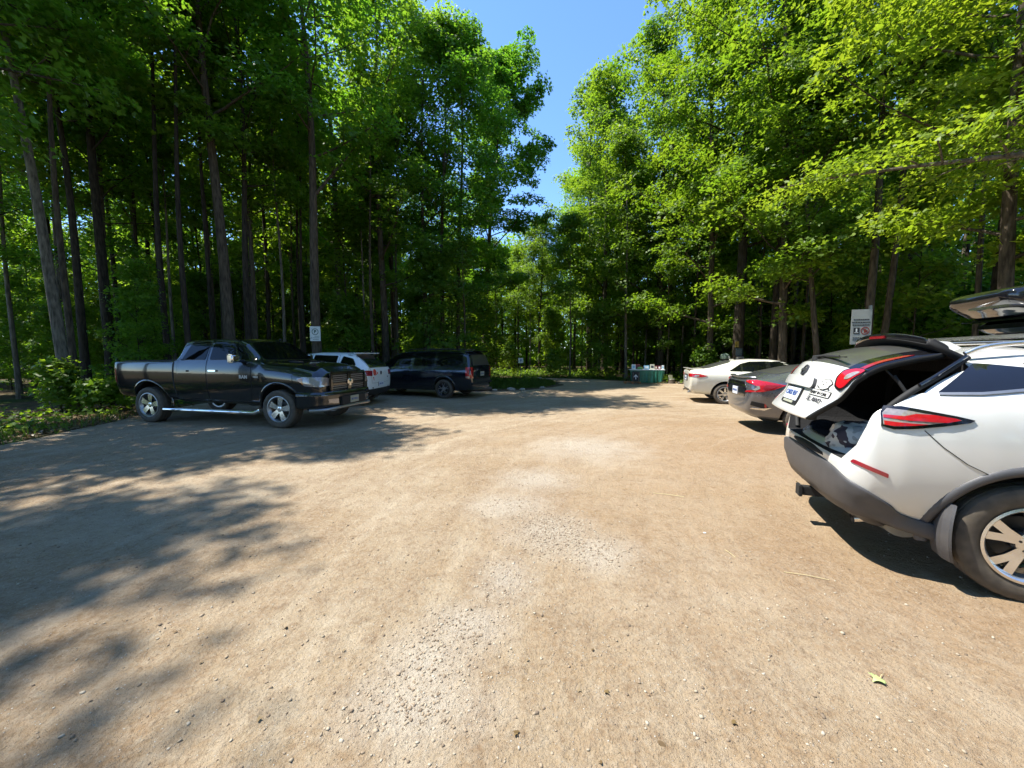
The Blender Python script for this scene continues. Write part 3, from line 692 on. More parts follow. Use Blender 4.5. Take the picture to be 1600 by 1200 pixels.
def crumple(name, loc, rz, sx, sy, sz, m, seed, cuts=28, amp=.35, fr=2.6):
    bm = bmesh.new(); bmesh.ops.create_uvsphere(bm, u_segments=cuts*2, v_segments=cuts, radius=1)
    for v in bm.verts:
        p = v.co.copy(); n1 = mnoise.turbulence_vector(p*fr+Vector((seed, 0, 0)), 3, False); n2 = mnoise.noise(p*1.3+Vector((0, seed, 0)))
        p = p*(1+.25*n2)+Vector(n1)*amp*.5
        if p.z < -.55: p.z = -.55+(p.z+.55)*.05
        v.co = Vector((p.x*sx, p.y*sy, (p.z+.55)*sz))
    o = bm_obj(name, bm, [m], None, 70); o.location = loc; o.rotation_euler = (0, 0, rz); return o
def camo():
    m = bpy.data.materials.new('patchy_grey_blanket'); N, L = nodes_of(m); b = N['Principled BSDF']; b.inputs['Roughness'].default_value = .9
    tc = N.new('ShaderNodeTexCoord'); n = N.new('ShaderNodeTexNoise'); n.inputs['Scale'].default_value = 7; n.inputs['Detail'].default_value = 1.5; L.new(tc.outputs['Object'], n.inputs['Vector'])
    cr = N.new('ShaderNodeValToRGB'); cr.color_ramp.interpolation = 'CONSTANT'; e = cr.color_ramp.elements
    e[0].color = (.06, .045, .055, 1); e[1].position = .46; e[1].color = (.52, .50, .45, 1); x = e.new(.58); x.color = (.33, .32, .29, 1); x = e.new(.66); x.color = (.6, .58, .54, 1)
    L.new(n.outputs['Fac'], cr.inputs[0]); L.new(cr.outputs[0], b.inputs['Base Color']); return m
M['camo'] = camo()
tag(crumple('blanket', suv_world(-.66, -.30, .80), .4, .20, .24, .16, 'camo', 3.1), 'crumpled pale grey patterned blanket lying in the open boot of the white car', 'blanket')
tag(crumple('duffel_bag', suv_world(-.18, -.46, .80), .2, .22, .15, .26, 'blue_fabric', 7.7, amp=.2), 'dark blue fabric bag standing deep in the open boot of the white car', 'bag')

# ================================================================== PICKUP TRUCK
def build_truck():
    T = [(-1.02, .60, .86, .93, .9, .95, 1.25, .93, 1.38, .80, 1.40, 1.40),
         (-.96, .56, .90, .965, .9, .975, 1.25, .95, 1.415, .82, 1.425, 1.425),
         (0., .52, .90, .975, .9, .985, 1.25, .955, 1.42, .82, 1.43, 1.43),
         (.76, .50, .90, .965, .9, .975, 1.25, .945, 1.42, .80, 1.43, 1.43),
         (.80, .48, .90, .965, .9, .97, 1.27, .93, 1.45, .80, 1.50, 1.53),
         (.93, .46, .90, .965, .9, .97, 1.28, .915, 1.46, .74, 1.90, 1.945),
         (1.6, .46, .90, .965, .9, .97, 1.28, .915, 1.46, .74, 1.915, 1.975),
         (2.38, .46, .90, .965, .9, .97, 1.28, .915, 1.46, .73, 1.90, 1.96),
         (2.56, .46, .90, .965, .9, .97, 1.28, .915, 1.45, .715, 1.83, 1.90),
         (3.08, .46, .90, .965, .9, .97, 1.26, .90, 1.42, .74, 1.45, 1.47),
         (3.16, .46, .91, .97, .9, .975, 1.25, .88, 1.38, .70, 1.42, 1.44),
         (3.9, .48, .91, .985, .9, .985, 1.18, .86, 1.31, .66, 1.38, 1.40),
         (4.35, .50, .88, .95, .88, .94, 1.10, .82, 1.22, .62, 1.31, 1.33),
         (4.50, .54, .82, .88, .82, .86, 1.02, .76, 1.12, .6, 1.20, 1.215),
         (4.53, .56, .78, .83, .82, .81, 1.0, .72, 1.08, .56, 1.15, 1.165)]
    c = Car('pickup_truck', 'dark charcoal crew-cab pickup truck with bright five-spoke wheels, nose towards the lot', 'pickup truck', (-8.262, 9.846), -12, T, 'charcoal_paint', level=3, tight=.14, crease={5: .45, 6: .3})
    c.arches([0, 3.55], .44, .525, .60); c.finish()
    sp = spoke_single(5, .085, .135, .05, 100)
    c.wheels([0, 3.55], .845, .415, .275, .275, sp, tyre='rubber_clean', face='alloy', alloy='alloy_dull')
    for x in (0, 3.55): c.ring('wheel_arch', x, .44, .515, .575, lambda px, pz: c.flank(px, max(.58, pz))-.006, 'charcoal_paint', -4, 184, bulge=.018)
    for fr, sd in (('R', -1), ('L', 1)):
        d1 = c.panel('door', [(.90, .58), (.86, 1.1), (.90, 1.45), (1.10, 1.86), (1.66, 1.905), (1.68, 1.4), (1.68, .56)], fr, 'charcoal_paint', off=.006, thick=.02, r=.05, gap=.008)
        c.panel('door_window', [(.985, 1.465), (1.15, 1.865), (1.64, 1.88), (1.64, 1.465)], fr, 'glass', off=.013, thick=.02, r=.05, parent=d1)
        c.panel('door_handle', [(.98, 1.20), (.98, 1.235), (1.18, 1.235), (1.18, 1.20)], fr, 'charcoal_paint', off=.04, thick=.05, r=.012, parent=d1)
        d2 = c.panel('door', [(1.71, .56), (1.71, 1.4), (1.70, 1.905), (2.30, 1.885), (2.52, 1.78), (2.86, 1.47), (2.88, .9), (2.80, .56)], fr, 'charcoal_paint', off=.006, thick=.02, r=.05, gap=.008)
        c.panel('door_window', [(1.76, 1.465), (1.75, 1.88), (2.28, 1.86), (2.50, 1.77), (2.78, 1.475)], fr, 'glass', off=.013, thick=.02, r=.04, parent=d2)
        c.panel('door_handle', [(1.78, 1.21), (1.78, 1.245), (1.98, 1.245), (1.98, 1.21)], fr, 'chrome', off=.04, thick=.05, r=.012, parent=d2)
        c.text('door_lettering', 'RAM', .105, 'alloy_dull', (2.68, 1.10), fr, d2, .003)
        c.text('door_lettering', 'HEMI', .055, 'alloy_dull', (3.0, 1.10), fr, None, .002)
        c.panel('bed_gap', [(.76, .55), (.74, 1.0), (.755, 1.42), (.79, 1.42), (.775, 1.0), (.795, .55)], fr, 'black_matte', off=.004, thick=.02)
        c.panel('tail_lamp', [(-1.0, .92), (-1.0, 1.26), (-.92, 1.26), (-.93, .92)], fr, 'dark_red_lens', off=.01, thick=.03, r=.02)
        hl = c.panel('head_lamp', [(4.02, 1.075), (4.16, 1.11), (4.52, 1.10), (4.525, .90), (4.2, .925)], fr, 'clear_lens', off=.012, thick=.03, r=.025)
        c.panel('amber_lens', [(4.03, 1.06), (4.14, 1.09), (4.18, .945)], fr, 'amber_lens', off=.016, thick=.02, r=.01, parent=hl)
        mb = MB(); P = [(.42, sd*.93, .36), (.50, sd*1.0, .33), (2.95, sd*1.0, .33), (3.02, sd*.93, .36)]; mb.tube(P, .045, 12); mb.build('side_step', ['chrome'], c.root, 60)
    c.panel('tonneau_cover', [(-.98, -.80), (-.98, .80), (.70, .80), (.70, -.80)], 'T', 'black_matte', off=.02, thick=.04, grid=.2)
    c.panel('windscreen', [(-.73, 1.49), (-.62, 1.83), (-.4, 1.87), (.4, 1.87), (.62, 1.83), (.73, 1.49)], 'F', 'glass', off=.008, thick=.03, r=.05)
    c.panel('bonnet_scoop', [(3.35, .26), (3.35, .42), (3.62, .46), (3.66, .30)], 'T', 'black_matte', off=.015, thick=.03, r=.03)
    c.panel('bonnet_scoop', [(3.35, -.26), (3.35, -.42), (3.62, -.46), (3.66, -.30)], 'T', 'black_matte', off=.015, thick=.03, r=.03)
    # head lamps wrap on to the nose
    for sg in (1, -1): c.panel('head_lamp', [(sg*.50, .92), (sg*.50, 1.08), (sg*.76, 1.07), (sg*.80, .93)], 'F', 'clear_lens', off=.012, thick=.03, r=.02)
    # grille: surround with four windows of bars and a cross
    gx = 4.545
    mb = MB()
    mb.box(gx-.03, gx+.015, -.54, .54, .73, 1.16); gr = mb.build('grille', ['black_matte'], c.root, bevel=.012); gr.scale = (1, 1.12, 1.12); gr.location.z = -.112
    mb = MB()
    fr_ = [(-.56, .70), (-.56, .76), (.56, .70), (.56, .76)]
    mb.box(gx, gx+.05, -.56, .56, 1.135, 1.185); mb.box(gx, gx+.05, -.50, .50, .69, .745)
    for sg in (1, -1): mb.box(gx, gx+.05, min(sg*.51, sg*.575), max(sg*.51, sg*.575), .72, 1.16)
    mb.box(gx, gx+.055, -.06, .06, .73, 1.15); mb.box(gx, gx+.05, -.53, .53, .915, .955)
    mb.build('grille_surround', ['charcoal_paint'], gr, bevel=.014)
    mb = MB()
    for z in (.775, .815, .855, .895, .985, 1.02, 1.06, 1.10): mb.box(gx+.01, gx+.035, -.50, .50, z-.008, z+.008)
    mb.build('grille_bars', ['alloy_dull'], gr, bevel=.003)
    mb = MB(); mb.lathe([(.001, .02), (.05, .016), (.065, 0)], 20, c=(0, 0, 0)); mb.box(-.03, .03, -.075, .0, -.0, .024); mb.box(-.085, -.04, -.03, .05, 0, .022); mb.box(.04, .085, -.03, .05, 0, .022)
    e = mb.build('emblem', ['chrome'], gr, 40, bevel=.004); e.location = (gx+.056, 0, .96); e.rotation_euler = (R(90), 0, R(90))
    # bumper
    half = [(4.02, .985), (4.30, .955), (4.52, .84), (4.63, .55), (4.67, .2)]
    path = catmull(half+[(4.675, 0)]+[(a, -b) for a, b in half[::-1]], 5); V = []; F = []; pr = [(-.10, .43), (.0, .45), (.02, .52), (.0, .62), (.03, .70), (.015, .775), (-.04, .80), (-.16, .82)]
    for i, p in enumerate(path):
        d = Vector(path[min(i+1, len(path)-1)]-path[max(i-1, 0)]).normalized(); nx, ny = -d.y, d.x
        if nx < 0: nx, ny = -nx, -ny
        if abs(p[1]) > .8 and ny*p[1] < 0: nx, ny = -nx, -ny
        for (o, z) in pr: V.append((p[0]+nx*o, p[1]+ny*o, z))
    k = len(pr); F = [(i*k+j, i*k+j+1, (i+1)*k+j+1, (i+1)*k+j) for i in range(len(path)-1) for j in range(k-1)]
    b = mesh_obj('bumper', V, F, ['charcoal_paint'], c.root, True)
    mb = MB(); mb.box(4.60, 4.71, -.44, .44, .47, .66); mb.build('bumper_intake', ['black_matte'], b, bevel=.01)
    mb = MB(); pts = [(4.28, -.93, .40), (4.55, -.82, .41), (4.66, -.5, .43), (4.69, 0, .44), (4.66, .5, .43), (4.55, .82, .41), (4.28, .93, .40)]; mb.tube(catmull(pts, 5), .035, 8); mb.build('bumper_lip', ['alloy_dull'], b, 60)
    for sg in (1, -1):
        mb = MB(); T_ = Matrix.Translation((4.60, sg*.60, .575)) @ Matrix.Rotation(R(-sg*-18), 4, 'Z'); mb.box(-.02, .035, -.13, .13, -.055, .055, T=T_); f = mb.build('fog_lamp', ['clear_lens'], b, bevel=.012)
    mb = MB(); mb.box(4.71, 4.725, -.155, .155, .50, .655); p = mb.build('number_plate', ['plate_dull'], c.root, bevel=.006)
    text_obj('plate_letters', 'BD 70413', .062, 'plate_ink', (4.728, 0, .575), (0, 1, 0), (0, 0, 1), p, .001)
    mb = MB(); mb.box(4.0, 4.5, -.7, .7, .36, .5); mb.build('air_dam', ['black_matte'], c.root, bevel=.02)
    c.mirrors(2.62, .99, 1.50, 'chrome', .24, .20)
    MB().tube([(2.55, .25, 1.93), (2.53, .25, 1.965)], .03, 8).build('roof_aerial', ['black_matte'], c.root)
    return c
truck = build_truck()

# ================================================================== MINIVAN
def build_van():
    T = [(-1.10, .42, .72, .80, .6, .82, .85, .78, 1.0, .6, 1.05, 1.08),
         (-1.06, .32, .80, .91, .6, .91, 1.03, .84, 1.14, .70, 1.22, 1.25),
         (-1.0, .29, .83, .94, .62, .945, 1.05, .865, 1.16, .72, 1.46, 1.52),
         (-.90, .28, .84, .955, .65, .955, 1.05, .87, 1.16, .72, 1.62, 1.68),
         (-.7, .27, .85, .96, .65, .96, 1.05, .87, 1.16, .71, 1.68, 1.735),
         (0, .25, .86, .965, .65, .965, 1.04, .87, 1.15, .70, 1.69, 1.75),
         (1.2, .25, .86, .965, .65, .965, 1.03, .87, 1.13, .70, 1.69, 1.755),
         (2.0, .25, .86, .965, .65, .96, 1.02, .87, 1.12, .69, 1.64, 1.705),
         (2.35, .25, .86, .965, .65, .95, 1.01, .86, 1.11, .67, 1.50, 1.56),
         (2.95, .25, .85, .955, .65, .93, .99, .84, 1.09, .70, 1.13, 1.16),
         (3.5, .28, .80, .93, .62, .90, .90, .76, .98, .56, 1.02, 1.04),
         (3.85, .32, .72, .82, .6, .80, .78, .66, .84, .5, .87, .88),
         (4.03, .40, .52, .62, .55, .62, .60, .56, .66, .45, .68, .69)]
    c = Car('minivan', 'dark blue-black minivan parked nose-in beside the trees, red tail lamp facing the lot', 'minivan', (-2.14, 14.60), 160, T, 'blueblack_paint', level=2)
    c.arches([0, 3.08], .35, .42, .6); c.finish()
    sp = spoke_pairs(5, 13, .05, .022, .022)
    c.wheels([0, 3.08], .84, .345, .225, .225, sp, tyre='rubber_clean', face='alloy_dull', alloy='alloy_dark')
    for x in (0, 3.08): c.ring('wheel_arch', x, .35, .41, .50, lambda px, pz: c.flank(px, max(.38, pz))-.006, 'blueblack_paint', -5, 185, bulge=.02)
    for fr in ('L', 'R'):
        c.panel('side_window', [(-.58, 1.19), (-.74, 1.33), (-.64, 1.645), (.30, 1.66), (.32, 1.17)], fr, 'glass', off=.013, thick=.03, r=.05)
        d1 = c.panel('sliding_door', [(.36, .38), (.36, 1.0), (.37, 1.67), (1.32, 1.675), (1.33, 1.0), (1.30, .36)], fr, 'blueblack_paint', off=.006, thick=.02, r=.04, gap=.008)
        c.panel('door_window', [(.42, 1.165), (.42, 1.645), (1.27, 1.65), (1.27, 1.15)], fr, 'glass', off=.013, thick=.02, r=.04, parent=d1)
        c.panel('door_handle', [(1.06, .96), (1.06, 1.0), (1.24, 1.0), (1.24, .96)], fr, 'blueblack_paint', off=.04, thick=.05, r=.012, parent=d1)
        d2 = c.panel('door', [(1.36, .36), (1.37, 1.0), (1.36, 1.675), (1.98, 1.63), (2.32, 1.50), (2.62, 1.26), (2.62, .5), (2.56, .38)], fr, 'blueblack_paint', off=.006, thick=.02, r=.04, gap=.008)
        c.panel('door_window', [(1.43, 1.15), (1.43, 1.645), (1.95, 1.605), (2.26, 1.47), (2.54, 1.22), (2.54, 1.14)], fr, 'glass', off=.013, thick=.02, r=.03, parent=d2)
        c.panel('door_handle', [(1.44, .95), (1.44, .99), (1.62, .99), (1.62, .95)], fr, 'blueblack_paint', off=.04, thick=.05, r=.012, parent=d2)
        c.panel('rub_strip', [(.42, .42), (.42, .47), (2.5, .47), (2.5, .42)], fr, 'blueblack_paint', off=.02, thick=.04, r=.01)
        c.panel('window_surround', [(-.60, 1.17), (-.76, 1.32), (-.66, 1.66), (.3, 1.675), (1.35, 1.665), (1.97, 1.62), (2.3, 1.48), (2.6, 1.2), (2.58, 1.12), (1.3, 1.13)], fr, 'black_gloss', off=.0095, thick=.03, r=.03)
        t = c.panel('tail_lamp', [(-1.03, .74), (-1.02, 1.13), (-.88, 1.13), (-.90, .76)], fr, 'red_lens', off=.012, thick=.03, r=.02)
        c.panel('clear_lens', [(-1.03, .745), (-1.03, .82), (-.90, .82), (-.91, .765)], fr, 'clear_lens', off=.016, thick=.02, r=.01, parent=t)
        c.panel('head_lamp', [(3.5, .74), (3.52, .86), (3.86, .78), (3.9, .66)], fr, 'clear_lens', off=.01, thick=.03, r=.02)
    for sg in (1, -1): c.panel('tail_lamp', [(sg*.74, .74), (sg*.74, 1.13), (sg*.93, 1.13), (sg*.93, .76)], 'B', 'red_lens', off=.010, thick=.03, r=.02)
    tgp = c.panel('tailgate', [(-.72, .60), (-.78, 1.12), (-.68, 1.60), (.68, 1.60), (.78, 1.12), (.72, .60)], 'B', 'blueblack_paint', off=.006, thick=.02, r=.05, gap=.008)
    c.panel('rear_window', [(-.69, 1.19), (-.60, 1.57), (.60, 1.57), (.69, 1.19)], 'B', 'glass_dusty', off=.013, thick=.02, r=.05, parent=tgp)
    p = c.panel('number_plate', [(-.16, .80), (-.16, .96), (.16, .96), (.16, .80)], 'B', 'plate_dull', off=.016, thick=.02, r=.01, parent=tgp)
    c.text('plate_letters', 'CBTN 416', .06, 'plate_ink', (0, .88), 'B', p, .001, off=.018)
    c.text('tailgate_lettering', 'DODGE', .06, 'chrome', (.42, 1.07), 'B', tgp, .002, off=.012)
    mb = MB(); mb.box(-1.06, -.74, -.66, .66, 1.675, 1.71); mb.build('spoiler', ['blueblack_paint'], c.root, bevel=.015)
    mb = MB(); mb.box(-1.135, -1.02, -.86, .86, .52, .58); mb.build('bumper_step', ['black_matte'], c.root, bevel=.015)
    c.panel('windscreen', [(-.76, 1.17), (-.62, 1.62), (.62, 1.62), (.76, 1.17)], 'F', 'glass', off=.008, thick=.03, r=.05)
    for sd in (1, -1): MB().tube(catmull([(-.5, sd*.62, 1.735), (-.3, sd*.62, 1.775), (1.3, sd*.62, 1.78), (1.6, sd*.62, 1.745)], 4), .015, 6).build('roof_rail', ['black_matte'], c.root)
    c.mirrors(2.50, .95, 1.16, 'blueblack_paint', .2, .15)
    return c
van = build_van()

# ================================================================== WHITE HATCHBACK
def build_hatch():
    T = [(-.84, .45, .60, .72, .65, .74, .88, .70, 1.0, .6, 1.05, 1.08),
         (-.79, .34, .78, .90, .65, .90, 1.0, .84, 1.12, .68, 1.20, 1.23),
         (-.66, .30, .82, .95, .65, .95, 1.05, .86, 1.16, .68, 1.33, 1.38),
         (-.46, .28, .83, .96, .65, .96, 1.05, .86, 1.16, .66, 1.49, 1.545),
         (-.28, .28, .83, .97, .65, .965, 1.05, .86, 1.16, .65, 1.565, 1.62),
         (.0, .27, .84, .98, .66, .97, 1.06, .86, 1.15, .64, 1.59, 1.65),
         (.9, .26, .84, .97, .66, .96, 1.05, .86, 1.13, .64, 1.60, 1.665),
         (1.5, .26, .84, .97, .66, .96, 1.03, .86, 1.11, .63, 1.54, 1.61),
         (2.35, .26, .84, .97, .66, .94, .98, .82, 1.05, .66, 1.09, 1.11),
         (2.95, .28, .80, .94, .62, .91, .90, .76, .96, .56, 1.0, 1.02),
         (3.4, .32, .74, .86, .6, .83, .78, .66, .82, .5, .85, .86),
         (3.6, .40, .52, .62, .55, .62, .60, .56, .64, .45, .66, .67)]
    c = Car('hatchback', 'white hatchback with red stickers on its tailgate, half hidden behind the pickup truck', 'car', (-5.08, 12.50), 175, T, 'white_paint', level=2)
    c.arches([0, 2.83], .345, .41, .6); c.finish()
    c.wheels([0, 2.83], .86, .345, .225, .23, spoke_single(5, .07, .06), tyre='rubber_clean', face='alloy_dull', alloy='alloy_dull')
    for fr in ('L', 'R'):
        c.panel('side_window', [(-.30, 1.19), (-.42, 1.26), (-.30, 1.45), (.05, 1.53), (.10, 1.19)], fr, 'glass', off=.008, thick=.03, r=.04)
        d1 = c.panel('door', [(.34, .40), (.18, .80), (.14, 1.1), (.16, 1.56), (1.02, 1.58), (1.04, 1.0), (1.02, .36)], fr, 'white_paint', off=.006, thick=.02, r=.04, gap=.006)
        c.panel('door_window', [(.20, 1.19), (.21, 1.535), (.97, 1.56), (.98, 1.17)], fr, 'glass', off=.013, thick=.02, r=.03, parent=d1)
        c.panel('door_handle', [(.26, 1.0), (.26, 1.035), (.44, 1.03), (.44, .995)], fr, 'white_paint', off=.04, thick=.05, r=.012, parent=d1)
        d2 = c.panel('door', [(1.06, .36), (1.08, 1.0), (1.06, 1.58), (1.45, 1.545), (1.75, 1.42), (2.1, 1.15), (2.1, .6), (2.0, .36)], fr, 'white_paint', off=.006, thick=.02, r=.04, gap=.006)
        c.panel('door_window', [(1.12, 1.17), (1.12, 1.555), (1.44, 1.515), (1.68, 1.41), (1.98, 1.15)], fr, 'glass', off=.013, thick=.02, r=.03, parent=d2)
        c.panel('head_lamp', [(3.05, .76), (3.05, .88), (3.42, .80), (3.5, .68)], fr, 'clear_lens', off=.01, thick=.03, r=.02)
    tgp = c.panel('tailgate', [(-.60, .70), (-.66, 1.12), (-.70, 1.22), (-.58, 1.57), (.58, 1.57), (.70, 1.22), (.66, 1.12), (.60, .70)], 'B', 'white_paint', off=.006, thick=.02, r=.03, gap=.006)
    c.panel('rear_window', [(-.70, 1.17), (-.58, 1.55), (.58, 1.55), (.70, 1.17)], 'B', 'glass_blue', off=.013, thick=.02, r=.05, parent=tgp)
    mb = MB(); mb.box(-.56, -.24, -.58, .58, 1.605, 1.635); mb.build('spoiler', ['white_paint'], c.root, bevel=.014)
    for sg in (1, -1): c.panel('tail_lamp', [(sg*.60, .92), (sg*.58, 1.08), (sg*.88, 1.10), (sg*.90, .94)], 'B', 'dark_red_lens', off=.012, thick=.03, r=.03)
    b = c.panel('badge', [(.062*math.cos(t*.5236), 1.0+.062*math.sin(t*.5236)) for t in range(12)], 'B', 'badge', off=.016, thick=.02, parent=tgp)
    c.panel('round_sticker', [(.44+.10*math.cos(t*.4488), 1.02+.10*math.sin(t*.4488)+.012*(t % 2)) for t in range(14)], 'B', 'orange_red', off=.011, thick=.01, parent=tgp)
    for (y, z, r_) in ((.26, 1.0, .035), (.33, .96, .025), (.52, .86, .03), (.50, .80, .02)):
        c.panel('small_sticker', [(y+r_*math.cos(t), z+r_*math.sin(t)) for t in (0, 1.05, 2.1, 3.14, 4.19, 5.2)], 'B', 'orange_red', off=.011, thick=.01, parent=tgp)
    c.text('tailgate_lettering', 'TDI', .05, 'chrome', (-.5, .85), 'B', tgp, .002, off=.012)
    p = c.panel('number_plate', [(-.19, .58), (-.19, .72), (.19, .72), (.19, .58)], 'B', 'plate', off=.016, thick=.02, r=.01, rim='ink')
    c.text('plate_letters', 'BPDE 291', .07, 'plate_ink', (0, .65), 'B', p, .001, off=.019)
    c.panel('bumper', [(-.86, .34), (-.88, .52), (.88, .52), (.86, .34)], 'B', 'black_matte', off=.02, thick=.04, r=.03)
    c.panel('windscreen', [(-.70, 1.12), (-.58, 1.55), (.58, 1.55), (.70, 1.12)], 'F', 'glass', off=.008, thick=.03, r=.05)
    c.mirrors(2.0, .95, 1.12, 'white_paint', .2, .14)
    mb = MB(); mb.tube([(-.35, 0, 1.655), (-.48, 0, 1.72)], [.014, .006], 6); mb.build('roof_aerial', ['black_matte'], c.root)
    return c
hatch = build_hatch()

# ================================================================== CREAM SEDAN
def build_cream():
    T = [(-1.03, .46, .55, .66, .65, .67, .86, .62, .97, .5, 1.03, 1.05),
         (-.98, .36, .70, .80, .65, .80, .90, .76, 1.05, .6, 1.085, 1.10),
         (-.82, .30, .78, .88, .65, .88, .93, .80, 1.05, .62, 1.095, 1.11),
         (-.58, .27, .80, .905, .65, .905, .95, .80, 1.04, .62, 1.11, 1.13),
         (.0, .24, .82, .915, .65, .915, .96, .80, 1.04, .60, 1.28, 1.32),
         (.30, .23, .82, .915, .65, .915, .96, .80, 1.03, .57, 1.36, 1.40),
         (.85, .23, .82, .915, .65, .91, .95, .80, 1.02, .56, 1.39, 1.445),
         (1.4, .23, .82, .915, .65, .91, .94, .80, 1.0, .56, 1.37, 1.43),
         (1.75, .23, .82, .915, .65, .91, .93, .80, .99, .56, 1.32, 1.38),
         (2.55, .23, .82, .915, .65, .90, .91, .78, .95, .62, .98, 1.0),
         (3.1, .25, .80, .90, .62, .88, .85, .72, .88, .5, .91, .93),
         (3.6, .28, .74, .83, .58, .80, .73, .62, .77, .45, .80, .81),
         (3.85, .36, .52, .60, .5, .60, .58, .52, .63, .45, .65, .66)]
    c = Car('saloon_car', 'cream white sedan farthest along the right row, nose into the trees', 'car', (7.0, 12.99), -16, T, 'cream_paint', level=2)
    c.arches([0, 2.75], .335, .40, .6); c.finish()
    c.wheels([0, 2.75], .80, .325, .22, .225, spoke_single(7, .05, .055), tyre='rubber', face='alloy', alloy='alloy_dull')
    for fr in ('R', 'L'):
        c.panel('quarter_glass', [(.14, 1.07), (.26, 1.13), (.44, 1.26), (.46, 1.06)], fr, 'glass', off=.013, thick=.03, r=.015)
        d1 = c.panel('door', [(.42, .36), (.36, .7), (.40, 1.0), (.50, 1.05), (.52, 1.30), (.70, 1.365), (1.20, 1.37), (1.22, 1.0), (1.22, .32)], fr, 'cream_paint', off=.005, thick=.02, r=.03, gap=.005)
        c.panel('door_window', [(.50, 1.06), (.52, 1.28), (.72, 1.335), (1.16, 1.345), (1.17, 1.045)], fr, 'glass', off=.012, thick=.02, r=.02, parent=d1)
        c.panel('door_handle', [(.52, .90), (.52, .93), (.70, .93), (.70, .90)], fr, 'chrome', off=.03, thick=.05, r=.01, parent=d1)
        d2 = c.panel('door', [(1.25, .32), (1.26, 1.0), (1.25, 1.37), (1.5, 1.345), (1.8, 1.26), (2.25, 1.0), (2.28, .6), (2.22, .32)], fr, 'cream_paint', off=.005, thick=.02, r=.03, gap=.005)
        c.panel('door_window', [(1.29, 1.04), (1.29, 1.345), (1.5, 1.32), (1.76, 1.24), (2.14, 1.0)], fr, 'glass', off=.012, thick=.02, r=.02, parent=d2)
        c.panel('door_handle', [(1.36, .89), (1.36, .92), (1.54, .92), (1.54, .89)], fr, 'chrome', off=.03, thick=.05, r=.01, parent=d2)
        c.panel('window_surround', [(.11, 1.055), (.24, 1.135), (.46, 1.28), (.72, 1.35), (1.2, 1.36), (1.5, 1.335), (1.78, 1.25), (2.2, .985), (1.3, 1.02), (.5, 1.045)], fr, 'black_gloss', off=.0095, thick=.03, r=.03)
        t = c.panel('tail_lamp', [(-.955, .865), (-.965, .95), (-.86, .965), (-.72, .945), (-.52, .895), (-.60, .865), (-.80, .845)], fr, 'red_lens', off=.012, thick=.03, r=.01)
        c.panel('clear_lens', [(-.90, .87), (-.88, .92), (-.76, .925), (-.76, .875)], fr, 'clear_lens', off=.016, thick=.02, r=.015, parent=t)
        c.panel('head_lamp', [(3.15, .72), (3.15, .82), (3.62, .72), (3.7, .62)], fr, 'clear_lens', off=.01, thick=.03, r=.02)
    for sg in (1, -1): c.panel('tail_lamp', [(sg*.52, .87), (sg*.52, .955), (sg*.80, .965), (sg*.80, .86)], 'B', 'red_lens', off=.012, thick=.03, r=.01)
    c.panel('plate_recess', [(-.34, .70), (-.40, .93), (.40, .93), (.34, .70)], 'B', 'cladding', off=.004, thick=.02, r=.03)
    p = c.panel('number_plate', [(-.16, .72), (-.16, .87), (.16, .87), (.16, .72)], 'B', 'plate', off=.012, thick=.02, r=.01)
    c.text('plate_letters', 'BMSV 812', .06, 'plate_ink', (0, .795), 'B', p, .001, off=.016)
    c.panel('rear_window', [(-.62, 0), (-.60, .50), (-.45, .60), (.14, .52), (.24, .4), (.26, 0), (.24, -.4), (.14, -.52), (-.45, -.60), (-.60, -.50)], 'T', 'glass_dusty', off=.008, thick=.02, grid=.08, r=.03)
    c.panel('windscreen', [(-.66, 1.0), (-.53, 1.36), (.53, 1.36), (.66, 1.0)], 'F', 'glass', off=.008, thick=.03, r=.05)
    MB().box(-1.045, -.90, -.62, .62, 1.105, 1.125).build('boot_spoiler', ['cream_paint'], c.root, bevel=.009)
    for sg in (1, -1):
        mb = MB(); mb.tube([(-.7, sg*.5, .33), (-1.03, sg*.5, .34)], .04, 12, cap=False); mb.build('exhaust_pipe', ['chrome'], c.root, 50)
    c.panel('rear_diffuser', [(-.5, .37), (-.5, .46), (.5, .46), (.5, .37)], 'B', 'cladding', off=.01, thick=.03, r=.02)
    mb = MB(); mb.box(.28, .42, -.02, .02, 1.395, 1.43); mb.build('shark_fin_aerial', ['cream_paint'], c.root, bevel=.012)
    c.mirrors(2.12, .91, 1.02, 'cream_paint', .2, .13)
    return c
cream = build_cream()

